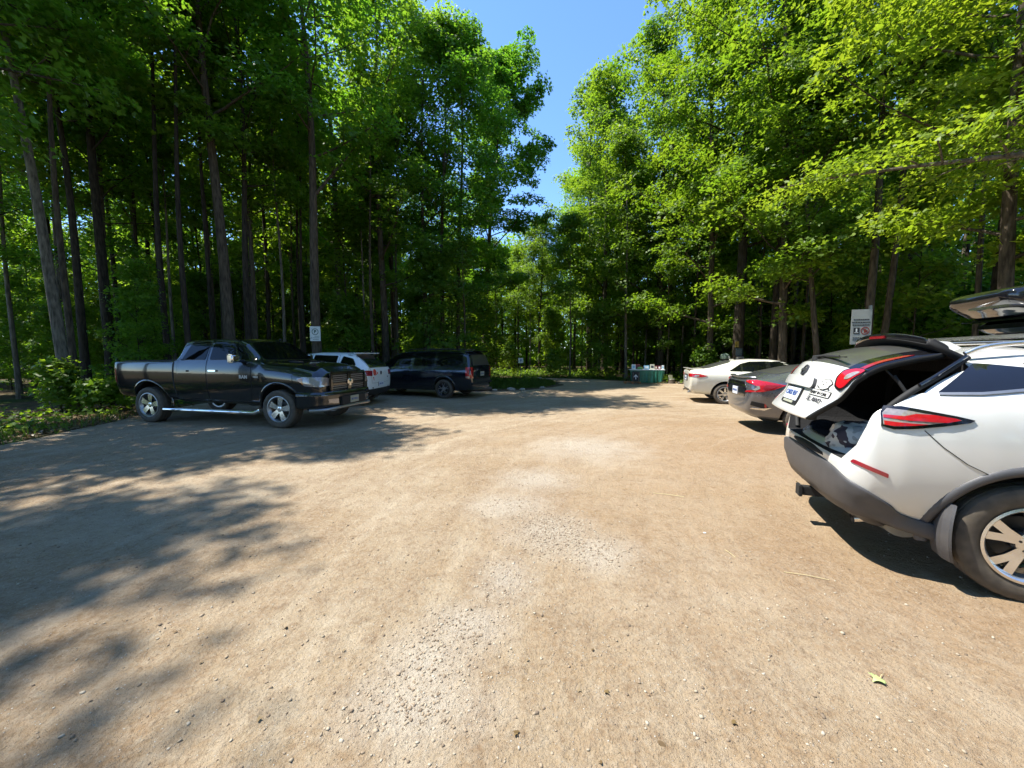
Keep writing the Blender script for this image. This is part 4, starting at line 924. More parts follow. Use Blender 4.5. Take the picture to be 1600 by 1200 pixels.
# ================================================================== GREY SEDAN
def build_grey():
    T = [(-.97, .48, .52, .64, .65, .66, .84, .62, .94, .5, 1.0, 1.02),
         (-.92, .37, .68, .79, .65, .80, .89, .77, 1.05, .62, 1.09, 1.105),
         (-.75, .29, .77, .87, .65, .875, .95, .80, 1.07, .64, 1.12, 1.13),
         (-.45, .25, .80, .895, .65, .895, .97, .80, 1.08, .60, 1.19, 1.225),
         (0, .23, .82, .90, .65, .90, .97, .80, 1.06, .57, 1.30, 1.34),
         (.5, .22, .82, .90, .65, .895, .96, .79, 1.03, .55, 1.36, 1.405),
         (1.0, .22, .82, .90, .65, .89, .95, .79, 1.0, .55, 1.37, 1.42),
         (1.45, .22, .82, .90, .65, .89, .93, .79, .98, .55, 1.33, 1.385),
         (2.35, .22, .82, .90, .65, .88, .89, .78, .93, .6, .96, .98),
         (2.9, .24, .80, .89, .62, .86, .83, .72, .85, .5, .89, .91),
         (3.35, .28, .72, .80, .58, .77, .70, .60, .73, .45, .76, .77),
         (3.6, .36, .5, .58, .5, .58, .56, .5, .60, .4, .62, .63)]
    c = Car('compact_sedan', 'grey metallic sedan with pointed red tail lamps between the two white cars', 'car', (5.86, 8.19), -14, T, 'grey_paint', level=2)
    c.arches([0, 2.7], .33, .40, .6); c.finish()
    c.wheels([0, 2.7], .795, .325, .215, .215, spoke_pairs(5, 14, .05, .03, .06), tyre='rubber', face='alloy_dull', alloy='alloy_dull')
    for fr in ('R', 'L'):
        d1 = c.panel('door', [(.42, .34), (.34, .7), (.28, 1.02), (.36, 1.26), (.55, 1.33), (1.12, 1.35), (1.14, 1.0), (1.14, .30)], fr, 'grey_paint', off=.005, thick=.02, r=.03, gap=.005)
        c.panel('door_window', [(.26, 1.09), (.45, 1.26), (.58, 1.30), (1.08, 1.325), (1.09, 1.04)], fr, 'glass', off=.012, thick=.02, r=.02, parent=d1)
        c.panel('door_handle', [(.46, .92), (.46, .95), (.64, .95), (.64, .92)], fr, 'grey_paint', off=.035, thick=.05, r=.01, parent=d1)
        d2 = c.panel('door', [(1.17, .30), (1.18, 1.0), (1.16, 1.35), (1.4, 1.33), (1.6, 1.27), (2.1, 1.0), (2.14, .6), (2.08, .30)], fr, 'grey_paint', off=.005, thick=.02, r=.03, gap=.005)
        c.panel('door_window', [(1.21, 1.03), (1.21, 1.325), (1.4, 1.305), (1.58, 1.245), (1.98, .99)], fr, 'glass', off=.012, thick=.02, r=.02, parent=d2)
        c.panel('window_surround', [(.23, 1.08), (.44, 1.275), (.58, 1.315), (1.1, 1.34), (1.4, 1.32), (1.6, 1.26), (2.04, .975), (1.2, 1.015)], fr, 'black_gloss', off=.0095, thick=.03, r=.03)
        sd = -1 if fr == 'R' else 1; q = .70711
        OB = ((-6*q, sd*6*q, 0), (q, sd*q, 0), (0, 0, 1), (q, -sd*q, 0))     # looking at the rear corner
        t = c.panel('tail_lamp', [(-.27, 1.035), (-.25, 1.062), (-.05, 1.072), (.12, 1.045), (.37, .985), (.24, .905), (.10, .855), (-.26, .825), (-.24, .852), (-.07, .885), (.0, .945), (-.09, 1.0)], OB, 'red_lens', off=.012, thick=.03, grid=.04)
        c.panel('clear_lens', [(-.10, .885), (-.07, .885), (.0, .945), (-.03, .965), (.03, .96), (.05, .915), (.0, .88)], OB, 'clear_lens', off=.016, thick=.02, grid=.04, parent=t)
        c.panel('dark_red_lens', [(.08, .93), (.12, .985), (.31, .982), (.20, .915), (.12, .885)], OB, 'dark_red_lens', off=.016, thick=.02, grid=.04, parent=t)
        c.panel('head_lamp', [(2.95, .70), (2.95, .80), (3.4, .71), (3.46, .60)], fr, 'clear_lens', off=.01, thick=.03, r=.02)
        c.panel('bumper_vent', [(-.91, .58), (-.90, .66), (-.70, .62), (-.60, .53), (-.74, .53)], fr, 'black_matte', off=.008, thick=.03, r=.01)
        c.panel('reflector', [(-.685, .545), (-.70, .625), (-.665, .60), (-.65, .545)], fr, 'red_lens', off=.012, thick=.03)
        c.panel('bumper_trim', [(-.90, .50), (-.88, .525), (-.70, .525), (-.55, .55), (-.68, .485)], fr, 'alloy', off=.012, thick=.03)
    c.panel('boot_panel', [(-.54, .73), (-.62, .90), (-.50, 1.03), (.50, 1.03), (.62, .90), (.54, .73)], 'B', 'black_gloss', off=.008, thick=.03, r=.02)
    p = c.panel('number_plate', [(-.16, .74), (-.16, .90), (.16, .90), (.16, .74)], 'B', 'plate', off=.018, thick=.02, r=.01)
    c.text('plate_letters', 'CFRA 208', .06, 'plate_ink', (0, .82), 'B', p, .001, off=.022)
    mb = MB(); pts = catmull([(-.80, -.66, 1.12), (-.93, -.5, 1.125), (-.965, 0, 1.125), (-.93, .5, 1.125), (-.80, .66, 1.12)], 5); mb.tube(pts, .02, 8); mb.build('boot_spoiler', ['grey_paint'], c.root, 60)
    c.panel('rear_window', [(-.50, 0), (-.48, .5), (-.40, .58), (.10, .54), (.34, .46), (.38, 0), (.34, -.46), (.10, -.54), (-.40, -.58), (-.48, -.5)], 'T', 'glass_dusty', off=.008, thick=.02, grid=.08, r=.03)
    c.panel('windscreen', [(-.66, .98), (-.52, 1.33), (.52, 1.33), (.66, .98)], 'F', 'glass', off=.008, thick=.03, r=.05)
    mb = MB(); mb.box(.30, .42, -.018, .018, 1.375, 1.43); mb.build('shark_fin_aerial', ['grey_paint'], c.root, bevel=.012)
    c.mirrors(1.98, .89, 1.0, 'grey_paint', .2, .13)
    return c
grey = build_grey()
# ================================================================== GROUND
LOT = [(-9.6, -11), (-9.5, -4), (-9.3, 3), (-9.0, 6.2), (-9.5, 9.0), (-10.2, 11), (-9.6, 13.6), (-7.6, 16.2), (-5.2, 17.4), (-2.6, 17.4), (-.8, 16.5), (1.2, 17.4), (2.6, 19.6), (2.7, 22.0), (1.2, 24.2), (-5.5, 26.8), (-6, 29.2),
       (1, 26.2), (4, 24.9), (6, 23.3), (7, 22.3), (8.7, 21.3), (10.3, 19), (11.6, 16), (12.2, 12), (11.4, 8), (10.2, 4), (9.4, 0), (9.4, -11)]
def wobble(P, step=.6, amp=.18, seed=3):
    r = random.Random(seed); out = []
    for i in range(len(P)):
        a, b = Vector(P[i]), Vector(P[(i+1) % len(P)]); n = max(1, int((b-a).length/step))
        for k in range(n):
            p = a.lerp(b, k/n); out.append((p.x+r.uniform(-amp, amp), p.y+r.uniform(-amp, amp)))
    return out
def inside(P, x, y):
    c = False; j = len(P)-1
    for i in range(len(P)):
        if (P[i][1] > y) != (P[j][1] > y) and x < (P[j][0]-P[i][0])*(y-P[i][1])/(P[j][1]-P[i][1])+P[i][0]: c = not c
        j = i
    return c
def dist_lot(x, y):
    best = 1e9
    for i in range(len(LOT)):
        ax, ay = LOT[i]; bx, by = LOT[(i+1) % len(LOT)]
        t = max(0, min(1, ((x-ax)*(bx-ax)+(y-ay)*(by-ay))/((bx-ax)**2+(by-ay)**2)))
        best = min(best, math.hypot(x-ax-t*(bx-ax), y-ay-t*(by-ay)))
    return -best if inside(LOT, x, y) else best

def dirt():
    m = bpy.data.materials.new('packed_sandy_dirt'); N, L = nodes_of(m); b = N['Principled BSDF']
    b.inputs['Roughness'].default_value = .95; b.inputs['Specular IOR Level'].default_value = .15
    tc = N.new('ShaderNodeTexCoord')
    def noise(s, d=6, r=.6, vec=None):
        n = N.new('ShaderNodeTexNoise'); n.inputs['Scale'].default_value = s; n.inputs['Detail'].default_value = d; n.inputs['Roughness'].default_value = r
        L.new(vec or tc.outputs['Object'], n.inputs['Vector']); return n.outputs['Fac']
    def ramp(f, *st):
        c = N.new('ShaderNodeValToRGB'); e = c.color_ramp.elements
        e[0].position, e[0].color = st[0][0], (*st[0][1], 1); e[1].position, e[1].color = st[-1][0], (*st[-1][1], 1)
        for p, q in st[1:-1]: x = e.new(p); x.color = (*q, 1)
        L.new(f, c.inputs[0]); return c.outputs[0]
    def mr(f, a, b_, c=0., d=1.):
        n = N.new('ShaderNodeMapRange'); n.inputs[1].default_value = a; n.inputs[2].default_value = b_; n.inputs[3].default_value = c; n.inputs[4].default_value = d; L.new(f, n.inputs[0]); return n.outputs[0]
    def mix(f, a, b_, mode='MIX'):
        x = N.new('ShaderNodeMix'); x.data_type = 'RGBA'; x.blend_type = mode
        for s, v in ((0, f), (6, a), (7, b_)):
            if isinstance(v, (int, float)): x.inputs[s].default_value = v
            elif isinstance(v, tuple): x.inputs[s].default_value = (*v, 1)
            else: L.new(v, x.inputs[s])
        return x.outputs[2]
    mp = N.new('ShaderNodeMapping'); mp.inputs['Rotation'].default_value = (0, 0, R(-14)); mp.inputs['Scale'].default_value = (.42, 1.1, 1); L.new(tc.outputs['Object'], mp.inputs[0])
    # tyre drag marks: bands that follow the turning circle into the lot
    ce = N.new('ShaderNodeVectorMath'); ce.operation = 'SUBTRACT'; ce.inputs[1].default_value = (8.5, 1.5, 0); L.new(tc.outputs['Object'], ce.inputs[0])
    sx_ = N.new('ShaderNodeSeparateXYZ'); L.new(ce.outputs[0], sx_.inputs[0])
    at_ = N.new('ShaderNodeMath'); at_.operation = 'ARCTAN2'; L.new(sx_.outputs[0], at_.inputs[0]); L.new(sx_.outputs[1], at_.inputs[1])
    le = N.new('ShaderNodeVectorMath'); le.operation = 'LENGTH'; L.new(ce.outputs[0], le.inputs[0])
    cm = N.new('ShaderNodeCombineXYZ'); L.new(le.outputs['Value'], cm.inputs[0]); L.new(at_.outputs[0], cm.inputs[1])
    arc = noise(3.4, 5, .6, cm.outputs[0])
    big = noise(.35, 5); streak = noise(1.3, 6, .65, mp.outputs[0]); mid = noise(2.6, 7, .7); fine = noise(28, 5, .75); grit = noise(120, 3, .7)
    base = ramp(big, (.32, (.345, .272, .182)), (.5, (.30, .216, .13)), (.68, (.235, .152, .081)))
    base = mix(mr(streak, .44, .70, 0, .55), base, (.44, .365, .265))
    base = mix(mr(arc, .50, .66, 0, .55), base, (.235, .155, .088)); base = mix(mr(arc, .34, .46, .5, 0), base, (.43, .355, .255))
    base = mix(mr(mid, .48, .72, 0, .75), base, (.215, .138, .078)); spot = noise(8.5, 6, .72); base = mix(mr(spot, .52, .68, 0, .75), base, (.185, .118, .066)); base = mix(mr(spot, .30, .44, .5, 0), base, (.45, .375, .275))
    base = mix(mr(fine, .40, .70, 0, .55), base, (.42, .352, .258))
    base = mix(mr(grit, .55, .75, 0, .5), base, (.17, .125, .085))
    vo = N.new('ShaderNodeTexVoronoi'); vo.inputs['Scale'].default_value = 55; vo.inputs['Randomness'].default_value = 1; L.new(tc.outputs['Object'], vo.inputs['Vector'])
    stone = mr(vo.outputs['Distance'], .16, .22, 1, 0)
    sel = N.new('ShaderNodeMath'); sel.operation = 'MULTIPLY'; L.new(stone, sel.inputs[0])
    hs = N.new('ShaderNodeSeparateColor'); L.new(vo.outputs['Color'], hs.inputs[0]); L.new(mr(hs.outputs[0], .72, .74), sel.inputs[1])
    base = mix(sel.outputs[0], base, mix(hs.outputs[1], (.25, .20, .15), (.56, .52, .45)))
    # whitish stone dust where the loose gravel lies
    sp = N.new('ShaderNodeSeparateXYZ'); L.new(tc.outputs['Object'], sp.inputs[0])
    def blob(cx, cy, rx, ry):
        cc = N.new('ShaderNodeMapping'); cc.inputs['Location'].default_value = (-cx/rx, -cy/ry, 0); cc.inputs['Scale'].default_value = (1/rx, 1/ry, 0); L.new(tc.outputs['Object'], cc.inputs[0])
        ln = N.new('ShaderNodeVectorMath'); ln.operation = 'LENGTH'; L.new(cc.outputs[0], ln.inputs[0])
        ad = N.new('ShaderNodeMath'); ad.operation = 'MULTIPLY_ADD'; ad.inputs[1].default_value = 2.2; L.new(mid, ad.inputs[0]); L.new(ln.outputs['Value'], ad.inputs[2])
        return mr(ad.outputs[0], 1.35, 2.5, 1, 0)
    g = None
    for q in GRAVEL:
        k = blob(*q)
        if g is None: g = k
        else:
            mx = N.new('ShaderNodeMath'); mx.operation = 'MAXIMUM'; L.new(g, mx.inputs[0]); L.new(k, mx.inputs[1]); g = mx.outputs[0]
    gm = N.new('ShaderNodeMath'); gm.operation = 'MULTIPLY'; gm.inputs[1].default_value = .6; L.new(g, gm.inputs[0])
    wb = blob(4.2, 5.2, 3.6, 4.6); wm = N.new('ShaderNodeMath'); wm.operation = 'MULTIPLY'; wm.inputs[1].default_value = .5; L.new(wb, wm.inputs[0]); base = mix(wm.outputs[0], base, mix(spot, (.34, .22, .12), (.26, .155, .078)))
    base = mix(gm.outputs[0], base, mix(fine, (.30, .255, .20), (.54, .49, .41)))
    v2 = N.new('ShaderNodeTexVoronoi'); v2.inputs['Scale'].default_value = 130; L.new(tc.outputs['Object'], v2.inputs['Vector'])
    h2 = N.new('ShaderNodeSeparateColor'); L.new(v2.outputs['Color'], h2.inputs[0]); s2_ = mr(v2.outputs['Distance'], .10, .20, 1, 0)
    q2 = N.new('ShaderNodeMath'); q2.operation = 'MULTIPLY'; L.new(s2_, q2.inputs[0]); L.new(mr(h2.outputs[0], .55, .57, 0, .75), q2.inputs[1])
    base = mix(q2.outputs[0], base, mix(h2.outputs[1], (.12, .085, .055), (.42, .37, .29)))
    tone = mix(1.0, base, (.99, 1.0, 1.01), 'MULTIPLY')
    L.new(tone, b.inputs['Base Color'])
    def add(a, ka, b_, kb):
        x = N.new('ShaderNodeMath'); x.operation = 'MULTIPLY'; x.inputs[1].default_value = ka; L.new(a, x.inputs[0])
        y = N.new('ShaderNodeMath'); y.operation = 'MULTIPLY_ADD'; y.inputs[1].default_value = kb; L.new(b_, y.inputs[0]); L.new(x.outputs[0], y.inputs[2]); return y.outputs[0]
    hgt = add(mid, .5, fine, .30); hgt = add(hgt, 1, spot, .35); hgt = add(hgt, 1, grit, .09); hgt = add(hgt, 1, stone, .06); hgt = add(hgt, 1, q2.outputs[0], .04)
    bp = N.new('ShaderNodeBump'); bp.inputs['Strength'].default_value = .95; bp.inputs['Distance'].default_value = .085
    L.new(hgt, bp.inputs['Height']); L.new(bp.outputs[0], b.inputs['Normal'])
    return m
GRAVEL = [(.36, 3.35, .38, .42), (.72, 3.0, .3, .3), (-.02, 3.95, .45, .4), (-.06, 2.62, .22, .30), (-.28, 2.15, .26, .22), (-.42, 1.9, .24, .22), (-.45, 1.62, .35, .2), (.3, 4.8, .5, .5), (1.3, 6.5, .9, .9)]
M['dirt'] = dirt()
def floor_mat():
    m = bpy.data.materials.new('leaf_strewn_soil'); N, L = nodes_of(m); b = N['Principled BSDF']; b.inputs['Roughness'].default_value = 1; b.inputs['Specular IOR Level'].default_value = .1
    tc = N.new('ShaderNodeTexCoord'); n = N.new('ShaderNodeTexNoise'); n.inputs['Scale'].default_value = 5; n.inputs['Detail'].default_value = 9; L.new(tc.outputs['Object'], n.inputs['Vector'])
    n2 = N.new('ShaderNodeTexNoise'); n2.inputs['Scale'].default_value = .5; n2.inputs['Detail'].default_value = 5; L.new(tc.outputs['Object'], n2.inputs['Vector'])
    cr = N.new('ShaderNodeValToRGB'); e = cr.color_ramp.elements; e[0].position = .3; e[0].color = (.03, .022, .014, 1); e[1].position = .72; e[1].color = (.15, .105, .06, 1)
    L.new(n.outputs['Fac'], cr.inputs[0])
    mr = N.new('ShaderNodeMapRange'); mr.inputs[1].default_value = .48; mr.inputs[2].default_value = .62; L.new(n2.outputs['Fac'], mr.inputs[0])
    mx = N.new('ShaderNodeMix'); mx.data_type = 'RGBA'; mx.inputs[7].default_value = (.035, .06, .015, 1); L.new(mr.outputs[0], mx.inputs[0]); L.new(cr.outputs[0], mx.inputs[6]); L.new(mx.outputs[2], b.inputs['Base Color'])
    bp = N.new('ShaderNodeBump'); bp.inputs['Strength'].default_value = 1; bp.inputs['Distance'].default_value = .06; L.new(n.outputs['Fac'], bp.inputs['Height']); L.new(bp.outputs[0], b.inputs['Normal'])
    return m
M['soil'] = floor_mat()
tag(mesh_obj('ground', [(-300, -120, 0), (300, -120, 0), (300, 400, 0), (-300, 400, 0)], [(0, 1, 2, 3)], ['soil']), kind='structure')
bm = bmesh.new(); bm.faces.new([bm.verts.new((x, y, .004)) for x, y in wobble(LOT)]); bmesh.ops.triangulate(bm, faces=bm.faces[:])
tag(bm_obj('parking_lot_ground', bm, ['dirt']), kind='structure')
GRASS_ISLE = [(-3.4, 18.0), (-1.6, 17.4), (.2, 17.5), (1.5, 18.4), (2.3, 20.1), (2.2, 21.8), (.6, 23.6), (-3.2, 24.6)]

# ------------------------------------------------------------------ fast leaf meshes
LEAF = np.array([(0, 0, 0), (.42, .10, .03), (.55, .42, .07), (.20, .48, .01), (0, 1, -.04), (-.20, .48, .01), (-.55, .42, .07), (-.42, .10, .03)], float)
LEAF4 = np.array([(0, 0, 0), (.45, .45, .06), (0, 1, -.03), (-.45, .45, .06)], float)
BLADE = np.array([(-.5, 0, 0), (.5, 0, 0), (.28, .6, .05), (0, 1, .14), (-.28, .6, .05)], float)
def leaf_mesh(name, pos, nrm, size, m, shape=LEAF, up=None, tint=None):
    n = len(pos); k = len(shape)
    nrm = nrm/np.linalg.norm(nrm, axis=1, keepdims=True)
    a = rng.normal(size=(n, 3)) if up is None else up
    t = a-nrm*(a*nrm).sum(1, keepdims=True); t /= np.linalg.norm(t, axis=1, keepdims=True)+1e-9
    b = np.cross(t, nrm)
    s = np.asarray(size).reshape(-1, 1, 1) if np.ndim(size) else size
    v = pos[:, None, :]+s*(b[:, None, :]*shape[None, :, 0:1]+t[:, None, :]*shape[None, :, 1:2]+nrm[:, None, :]*shape[None, :, 2:3])
    me = bpy.data.meshes.new(name); me.vertices.add(n*k); me.vertices.foreach_set('co', v.reshape(-1).astype(np.float32))
    me.loops.add(n*k); me.loops.foreach_set('vertex_index', np.arange(n*k, dtype=np.int32))
    me.polygons.add(n); me.polygons.foreach_set('loop_start', np.arange(0, n*k, k, dtype=np.int32))
    at = me.attributes.new('tint', 'FLOAT', 'FACE'); at.data.foreach_set('value', (rng.random(n) if tint is None else tint).astype(np.float32))
    setmats(me, [m]); me.update(calc_edges=True); return me
def sprays(C, Rr, Nn, per, size, flat=.10, jit=.42):
    """plates of leaves: centres C, radii Rr, plate normals Nn"""
    C = np.repeat(np.array(C), per, 0); rr = np.repeat(np.array(Rr), per); nn = np.repeat(np.array(Nn), per, 0); n = len(C)
    a = np.cross(nn, np.array([.31, .77, .55])); a /= np.linalg.norm(a, axis=1, keepdims=True); b = np.cross(nn, a)
    th = rng.random(n)*2*np.pi; q = np.sqrt(rng.random(n))*(1+.25*np.sin(3*th+rr*40)); r_ = q*rr
    P = C+a*(r_*np.cos(th))[:, None]+b*(r_*np.sin(th))[:, None]+nn*(rng.normal(size=n)*flat-.22*r_*r_)[:, None]
    out = (a*np.cos(th)[:, None]+b*np.sin(th)[:, None])
    N_ = nn+rng.normal(size=(n, 3))*jit+out*.25
    ti = np.repeat(rng.random(len(Rr)), per)*.6+rng.random(n)*.4
    return P, N_, size*(.65+.7*rng.random(n)), out+rng.normal(size=(n, 3))*.5-np.array([0, 0, .35]), ti

def tree_meshes(seed, H, rb, base, Rc, limbs, spl, per, leaf, lm, bk, lean=(0, 0), fork=None, spr=(.5, .95), top=1.0, side=None, custom=(), shape=LEAF):
    r = random.Random(seed); mb = MB(); C = []; S = []; Nn = []
    n = 12; ph = [r.uniform(0, 6.28) for _ in range(4)]
    def spine(t):
        w = .012*H*t; return Vector((lean[0]*t+w*math.sin(3.1*t*2+ph[0])*.8, lean[1]*t+w*math.sin(2.7*t*2+ph[1])*.8, H*.95*t))
    mb.tube([spine(i/n)+Vector((0, 0, -.15 if i == 0 else 0)) for i in range(n+1)], [rb*(1.35 if i == 0 else 1.0)*(1-.86*(i/n)**1.15) for i in range(n+1)], 10)
    def limb(p, d, L, r0, k, plates=True):
        pts = [p.copy()]; q = p.copy(); d = d.normalized(); m = 6
        for i in range(m):
            d = (d+Vector((r.uniform(-.16, .16), r.uniform(-.16, .16), r.uniform(-.10, .16)))).normalized(); q = q+d*(L/m); pts.append(q.copy())
        mb.tube(pts, [r0*(1-.85*i/m) for i in range(m+1)], 6)
        for j in range(k):
            t = .28+.72*(j+r.random())/k; i = min(m-1, int(t*m)); c = pts[i].lerp(pts[i+1], t*m-i)
            dd = (pts[i+1]-pts[i]).normalized(); sd = dd.cross(Vector((0, 0, 1))).normalized()*(1 if j % 2 else -1)
            o = (sd*r.uniform(.25, 1.)+dd*r.uniform(.1, .6)+Vector((0, 0, r.uniform(-.15, .3))))*(.20+.26*L*(1.15-t))
            e = c+o
            if plates and o.length > .25: mb.tube([c, c+o*.5+Vector((0, 0, .05)), e], [r0*.28*(1.1-t*.7)+.003, r0*.2*(1.1-t*.7)+.002, .003], 4, cap=False)
            C.append(tuple(e)); S.append(r.uniform(*spr)*(1.1-.35*t))
            ho = Vector((e.x-spine(min(1, max(0, e.z/H))).x, e.y-spine(min(1, max(0, e.z/H))).y, 0)); ho = ho.normalized() if ho.length > .01 else Vector((1, 0, 0))
            v = Vector((ho.x*r.uniform(.1, .6), ho.y*r.uniform(.1, .6), 1))+Vector((r.uniform(-.3, .3), r.uniform(-.3, .3), 0)); v.normalize(); Nn.append(tuple(v))
    for i in range(limbs):
        t = (i+r.uniform(.1, .9))/limbs; z = base+(H*.93-base)*t; f = z/H
        a = i*2.4+r.uniform(-.5, .5)
        prof = (math.sin(min(1, (t*.82+.11))*math.pi)**.5)*(.8+.2*(1-t)) if top >= 1 else 1-t*.6
        L = Rc*max(.25, prof)*r.uniform(.75, 1.2)
        if side is not None:
            L *= .75+.45*math.cos(a-side)
        up = .25+.9*t+r.uniform(-.15, .2)
        limb(spine(f/.95), Vector((math.cos(a), math.sin(a), up)), L, max(.018, rb*.42*(1-f*.75)*r.uniform(.7, 1.1)), spl)
    # leader plumes
    for k in range(max(3, limbs//4)):
        a = r.uniform(0, 6.28); limb(spine(.9+.1*r.random()), Vector((math.cos(a)*.6, math.sin(a)*.6, 1)), Rc*.45, rb*.12, max(3, spl//2))
    for (z, d, L, r0, k) in custom: limb(spine(z/H/.95), Vector(d), L, r0, k)
    tr = mb.build('trunk', [bk], None, 60); me_t = tr.data; bpy.data.objects.remove(tr)
    P, N_, sz, up_, ti = sprays(C, S, Nn, per, leaf)
    return me_t, leaf_mesh('crown', P, N_, sz, lm, shape, up_, ti)
def plant_tree(name, meshes, x, y, rz, sc, label, cat, group=None, sz=None):
    t = thing(name, label, cat, (x, y, 0), rz, group); t.scale = (sc, sc, sz or sc)
    for nm, me in zip(('trunk', 'crown'), meshes): link(bpy.data.objects.new(nm, me), t)
    return t

# ------------------------------------------------------------------ the trees one can tell apart
HERO = []   # occupied spots
def hero(seed, x, y, rb, H, label, lean=(0, 0), base=None, Rc=3., limbs=20, spl=8, per=70, leaf=.135, lm='leaf_deep', bk='bark', group='edge trees', rz=0., **k):
    HERO.append((x, y))
    return plant_tree('maple_tree', tree_meshes(seed, H, rb*.85, base or H*.38, Rc, limbs, spl, per, leaf, lm, bk, lean, **k), x, y, rz, 1, label, 'tree', group)
hero(1, -12.7, 11.0, .17, 17, 'pale grey slender trunk at the far left verge, leaning outward as it rises', (-1.6, .2), 9., 3.4, bk='bark_pale', side=0)
hero(2, -14.6, 13.2, .15, 18, 'dark trunk just right of the pale leaning one on the left verge', (-.8, .3), 9., 3., bk='bark_dark')
hero(3, -14.9, 14.3, .20, 21, 'thick dark trunk left of the pickup truck tailgate', (-.2, .3), 8.5, 4.6, side=0, bk='bark_dark')
hero(4, -9.9, 13.6, .22, 20, 'thick grey trunk rising straight behind the pickup truck cab', (-.5, .1), 9.5, 4.8, 24, 9, 80, side=0)
hero(5, -9.9, 14.6, .15, 17, 'thinner dark trunk close beside the thick grey one behind the pickup', (-.1, .2), 7.5, 3.4, bk='bark_dark')
hero(6, -7.1, 14.1, .21, 19, 'grey trunk carrying the parking sign behind the pickup truck bonnet', (-.2, .2), 8.5, 4.6, 22, 9, 75, side=0, custom=((7.2, (.9, .1, .8), 2.6, .07, 8),))
hero(7, -6.2, 19.0, .22, 20, 'grey-brown trunk rising behind the windscreen of the minivan', (-.3, .3), 4.6, 4.2, 24, side=5.8)
hero(8, -4.6, 20.4, .15, 19, 'slim trunk behind the middle of the minivan roof', (.1, .2), 4.5, 3.4)
hero(9, -3.7, 20.6, .15, 18.5, 'slim grey trunk behind the rear of the minivan roof', (.2, .2), 4.5, 3.8, 24, per=80)
hero(10, -3.0, 21.5, .15, 18.5, 'trunk just right of the minivan with a bare broken branch', (.3, 0), 4.5, 4.2, 24, per=80, custom=((3.2, (1, -.3, .35), 1.5, .03, 0),))
hero(11, -2.0, 26.2, .2, 21, 'tall maple hanging over the left side of the sky gap', (1.2, -.4), 5.5, 4.6, limbs=30, per=170, leaf=.15, side=6.0)
hero(12, 2.4, 34, .16, 12.5, 'maple at the far end of the clearing below the strip of sky', (.2, 0), 4, 3.6, limbs=24, lm='leaf')
hero(20, 12.0, 13.1, .155, 19, 'straight grey trunk behind the white notice board', (.1, .1), 8, 3.4, lm='leaf')
hero(21, 12.5, 13.2, .13, 18, 'trunk leaning right just beside the white notice board', (1.3, .2), 7, 3.0, lm='leaf')
hero(22, 10.9, 18.6, .30, 21, 'thick dark trunk with yellow and blue notices nailed on it', (-.1, .1), 6.5, 4.2, limbs=26, per=85, lm='leaf', bk='bark_dark')
hero(23, 11.9, 17.6, .2, 19, 'dark trunk right of the noticed tree beyond the cream sedan', (.1, .1), 6, 3.6, lm='leaf', bk='bark_dark')
hero(24, 11.6, 14.4, .13, 12, 'crooked slim trunk leaning left behind the grey sedan', (-1.3, .3), 3.6, 2.8, lm='leaf')
hero(25, 14.6, 12.2, .10, 18, 'slim trunk rising left of the roof box', (.1, .1), 7, 2.8, lm='leaf')
hero(26, 15.4, 12.4, .15, 20, 'dark trunk rising straight behind the roof box', (.05, .1), 8, 3.2, lm='leaf', bk='bark_dark')
hero(27, 7.3, 24.6, .12, 15, 'thin pale trunk beside the left end of the green covered table', (-.3, 0), 3.2, 3.0, lm='leaf', bk='bark_pale', limbs=22)
hero(28, 4.0, 26.6, .075, 11, 'very thin pale pole-like trunk on the far bank of the lot', (0, 0), 4, 1.8, lm='leaf', bk='bark_pale', limbs=14)
# big sunlit maples along the right edge, their crowns reaching over the lot
hero(30, 11.6, 9.0, .17, 20, 'large sunlit maple whose boughs reach over the grey sedan', (-.9, .2), 3.6, 4.8, limbs=32, spl=9, per=85, lm='leaf_yellow', side=3.4)
hero(31, 11.0, 15.6, .19, 21.5, 'large sunlit maple behind the cream sedan', (-.7, .2), 3.0, 4.8, limbs=32, spl=9, per=85, lm='leaf_yellow', side=3.3)
hero(32, 10.6, 20.6, .20, 22, 'large sunlit maple behind the right end of the green table', (-.5, .1), 2.6, 5.0, limbs=32, spl=9, per=85, lm='leaf_yellow', side=3.3)
hero(33, 9.9, 25.6, .24, 22, 'large sunlit maple set back behind the green covered table', (-.4, .1), 2.6, 4.8, limbs=32, spl=9, per=80, lm='leaf_yellow', side=3.3)
hero(34, 9.0, 31.5, .23, 21, 'sunlit maple on the right beyond the far bank', (-.2, 0), 3, 4.6, limbs=28, spl=8, per=80, lm='leaf_yellow', side=3.3)
hero(35, 8.2, 38, .23, 20, 'farthest sunlit maple bordering the strip of sky on the right', (0, 0), 3, 4.2, limbs=26, spl=8, per=80, lm='leaf_yellow')
hero(36, 12.6, 4.5, .25, 17, 'maple out to the right whose long pale boughs cross over the white car', (-.6, .6), 4.6, 3.6, limbs=22, spl=9, per=170, leaf=.088, lm='leaf_yellow', bk='bark_pale', side=2.6,
     custom=((4.5, (-.78, .55, .30), 8., .095, 18), (5.2, (-.75, .45, .52), 8.5, .09, 20), (4.4, (-.35, .9, .35), 6., .08, 12), (5.6, (-.85, .30, .62), 8., .085, 18), (6.6, (-.7, .6, .8), 7.5, .08, 18)))

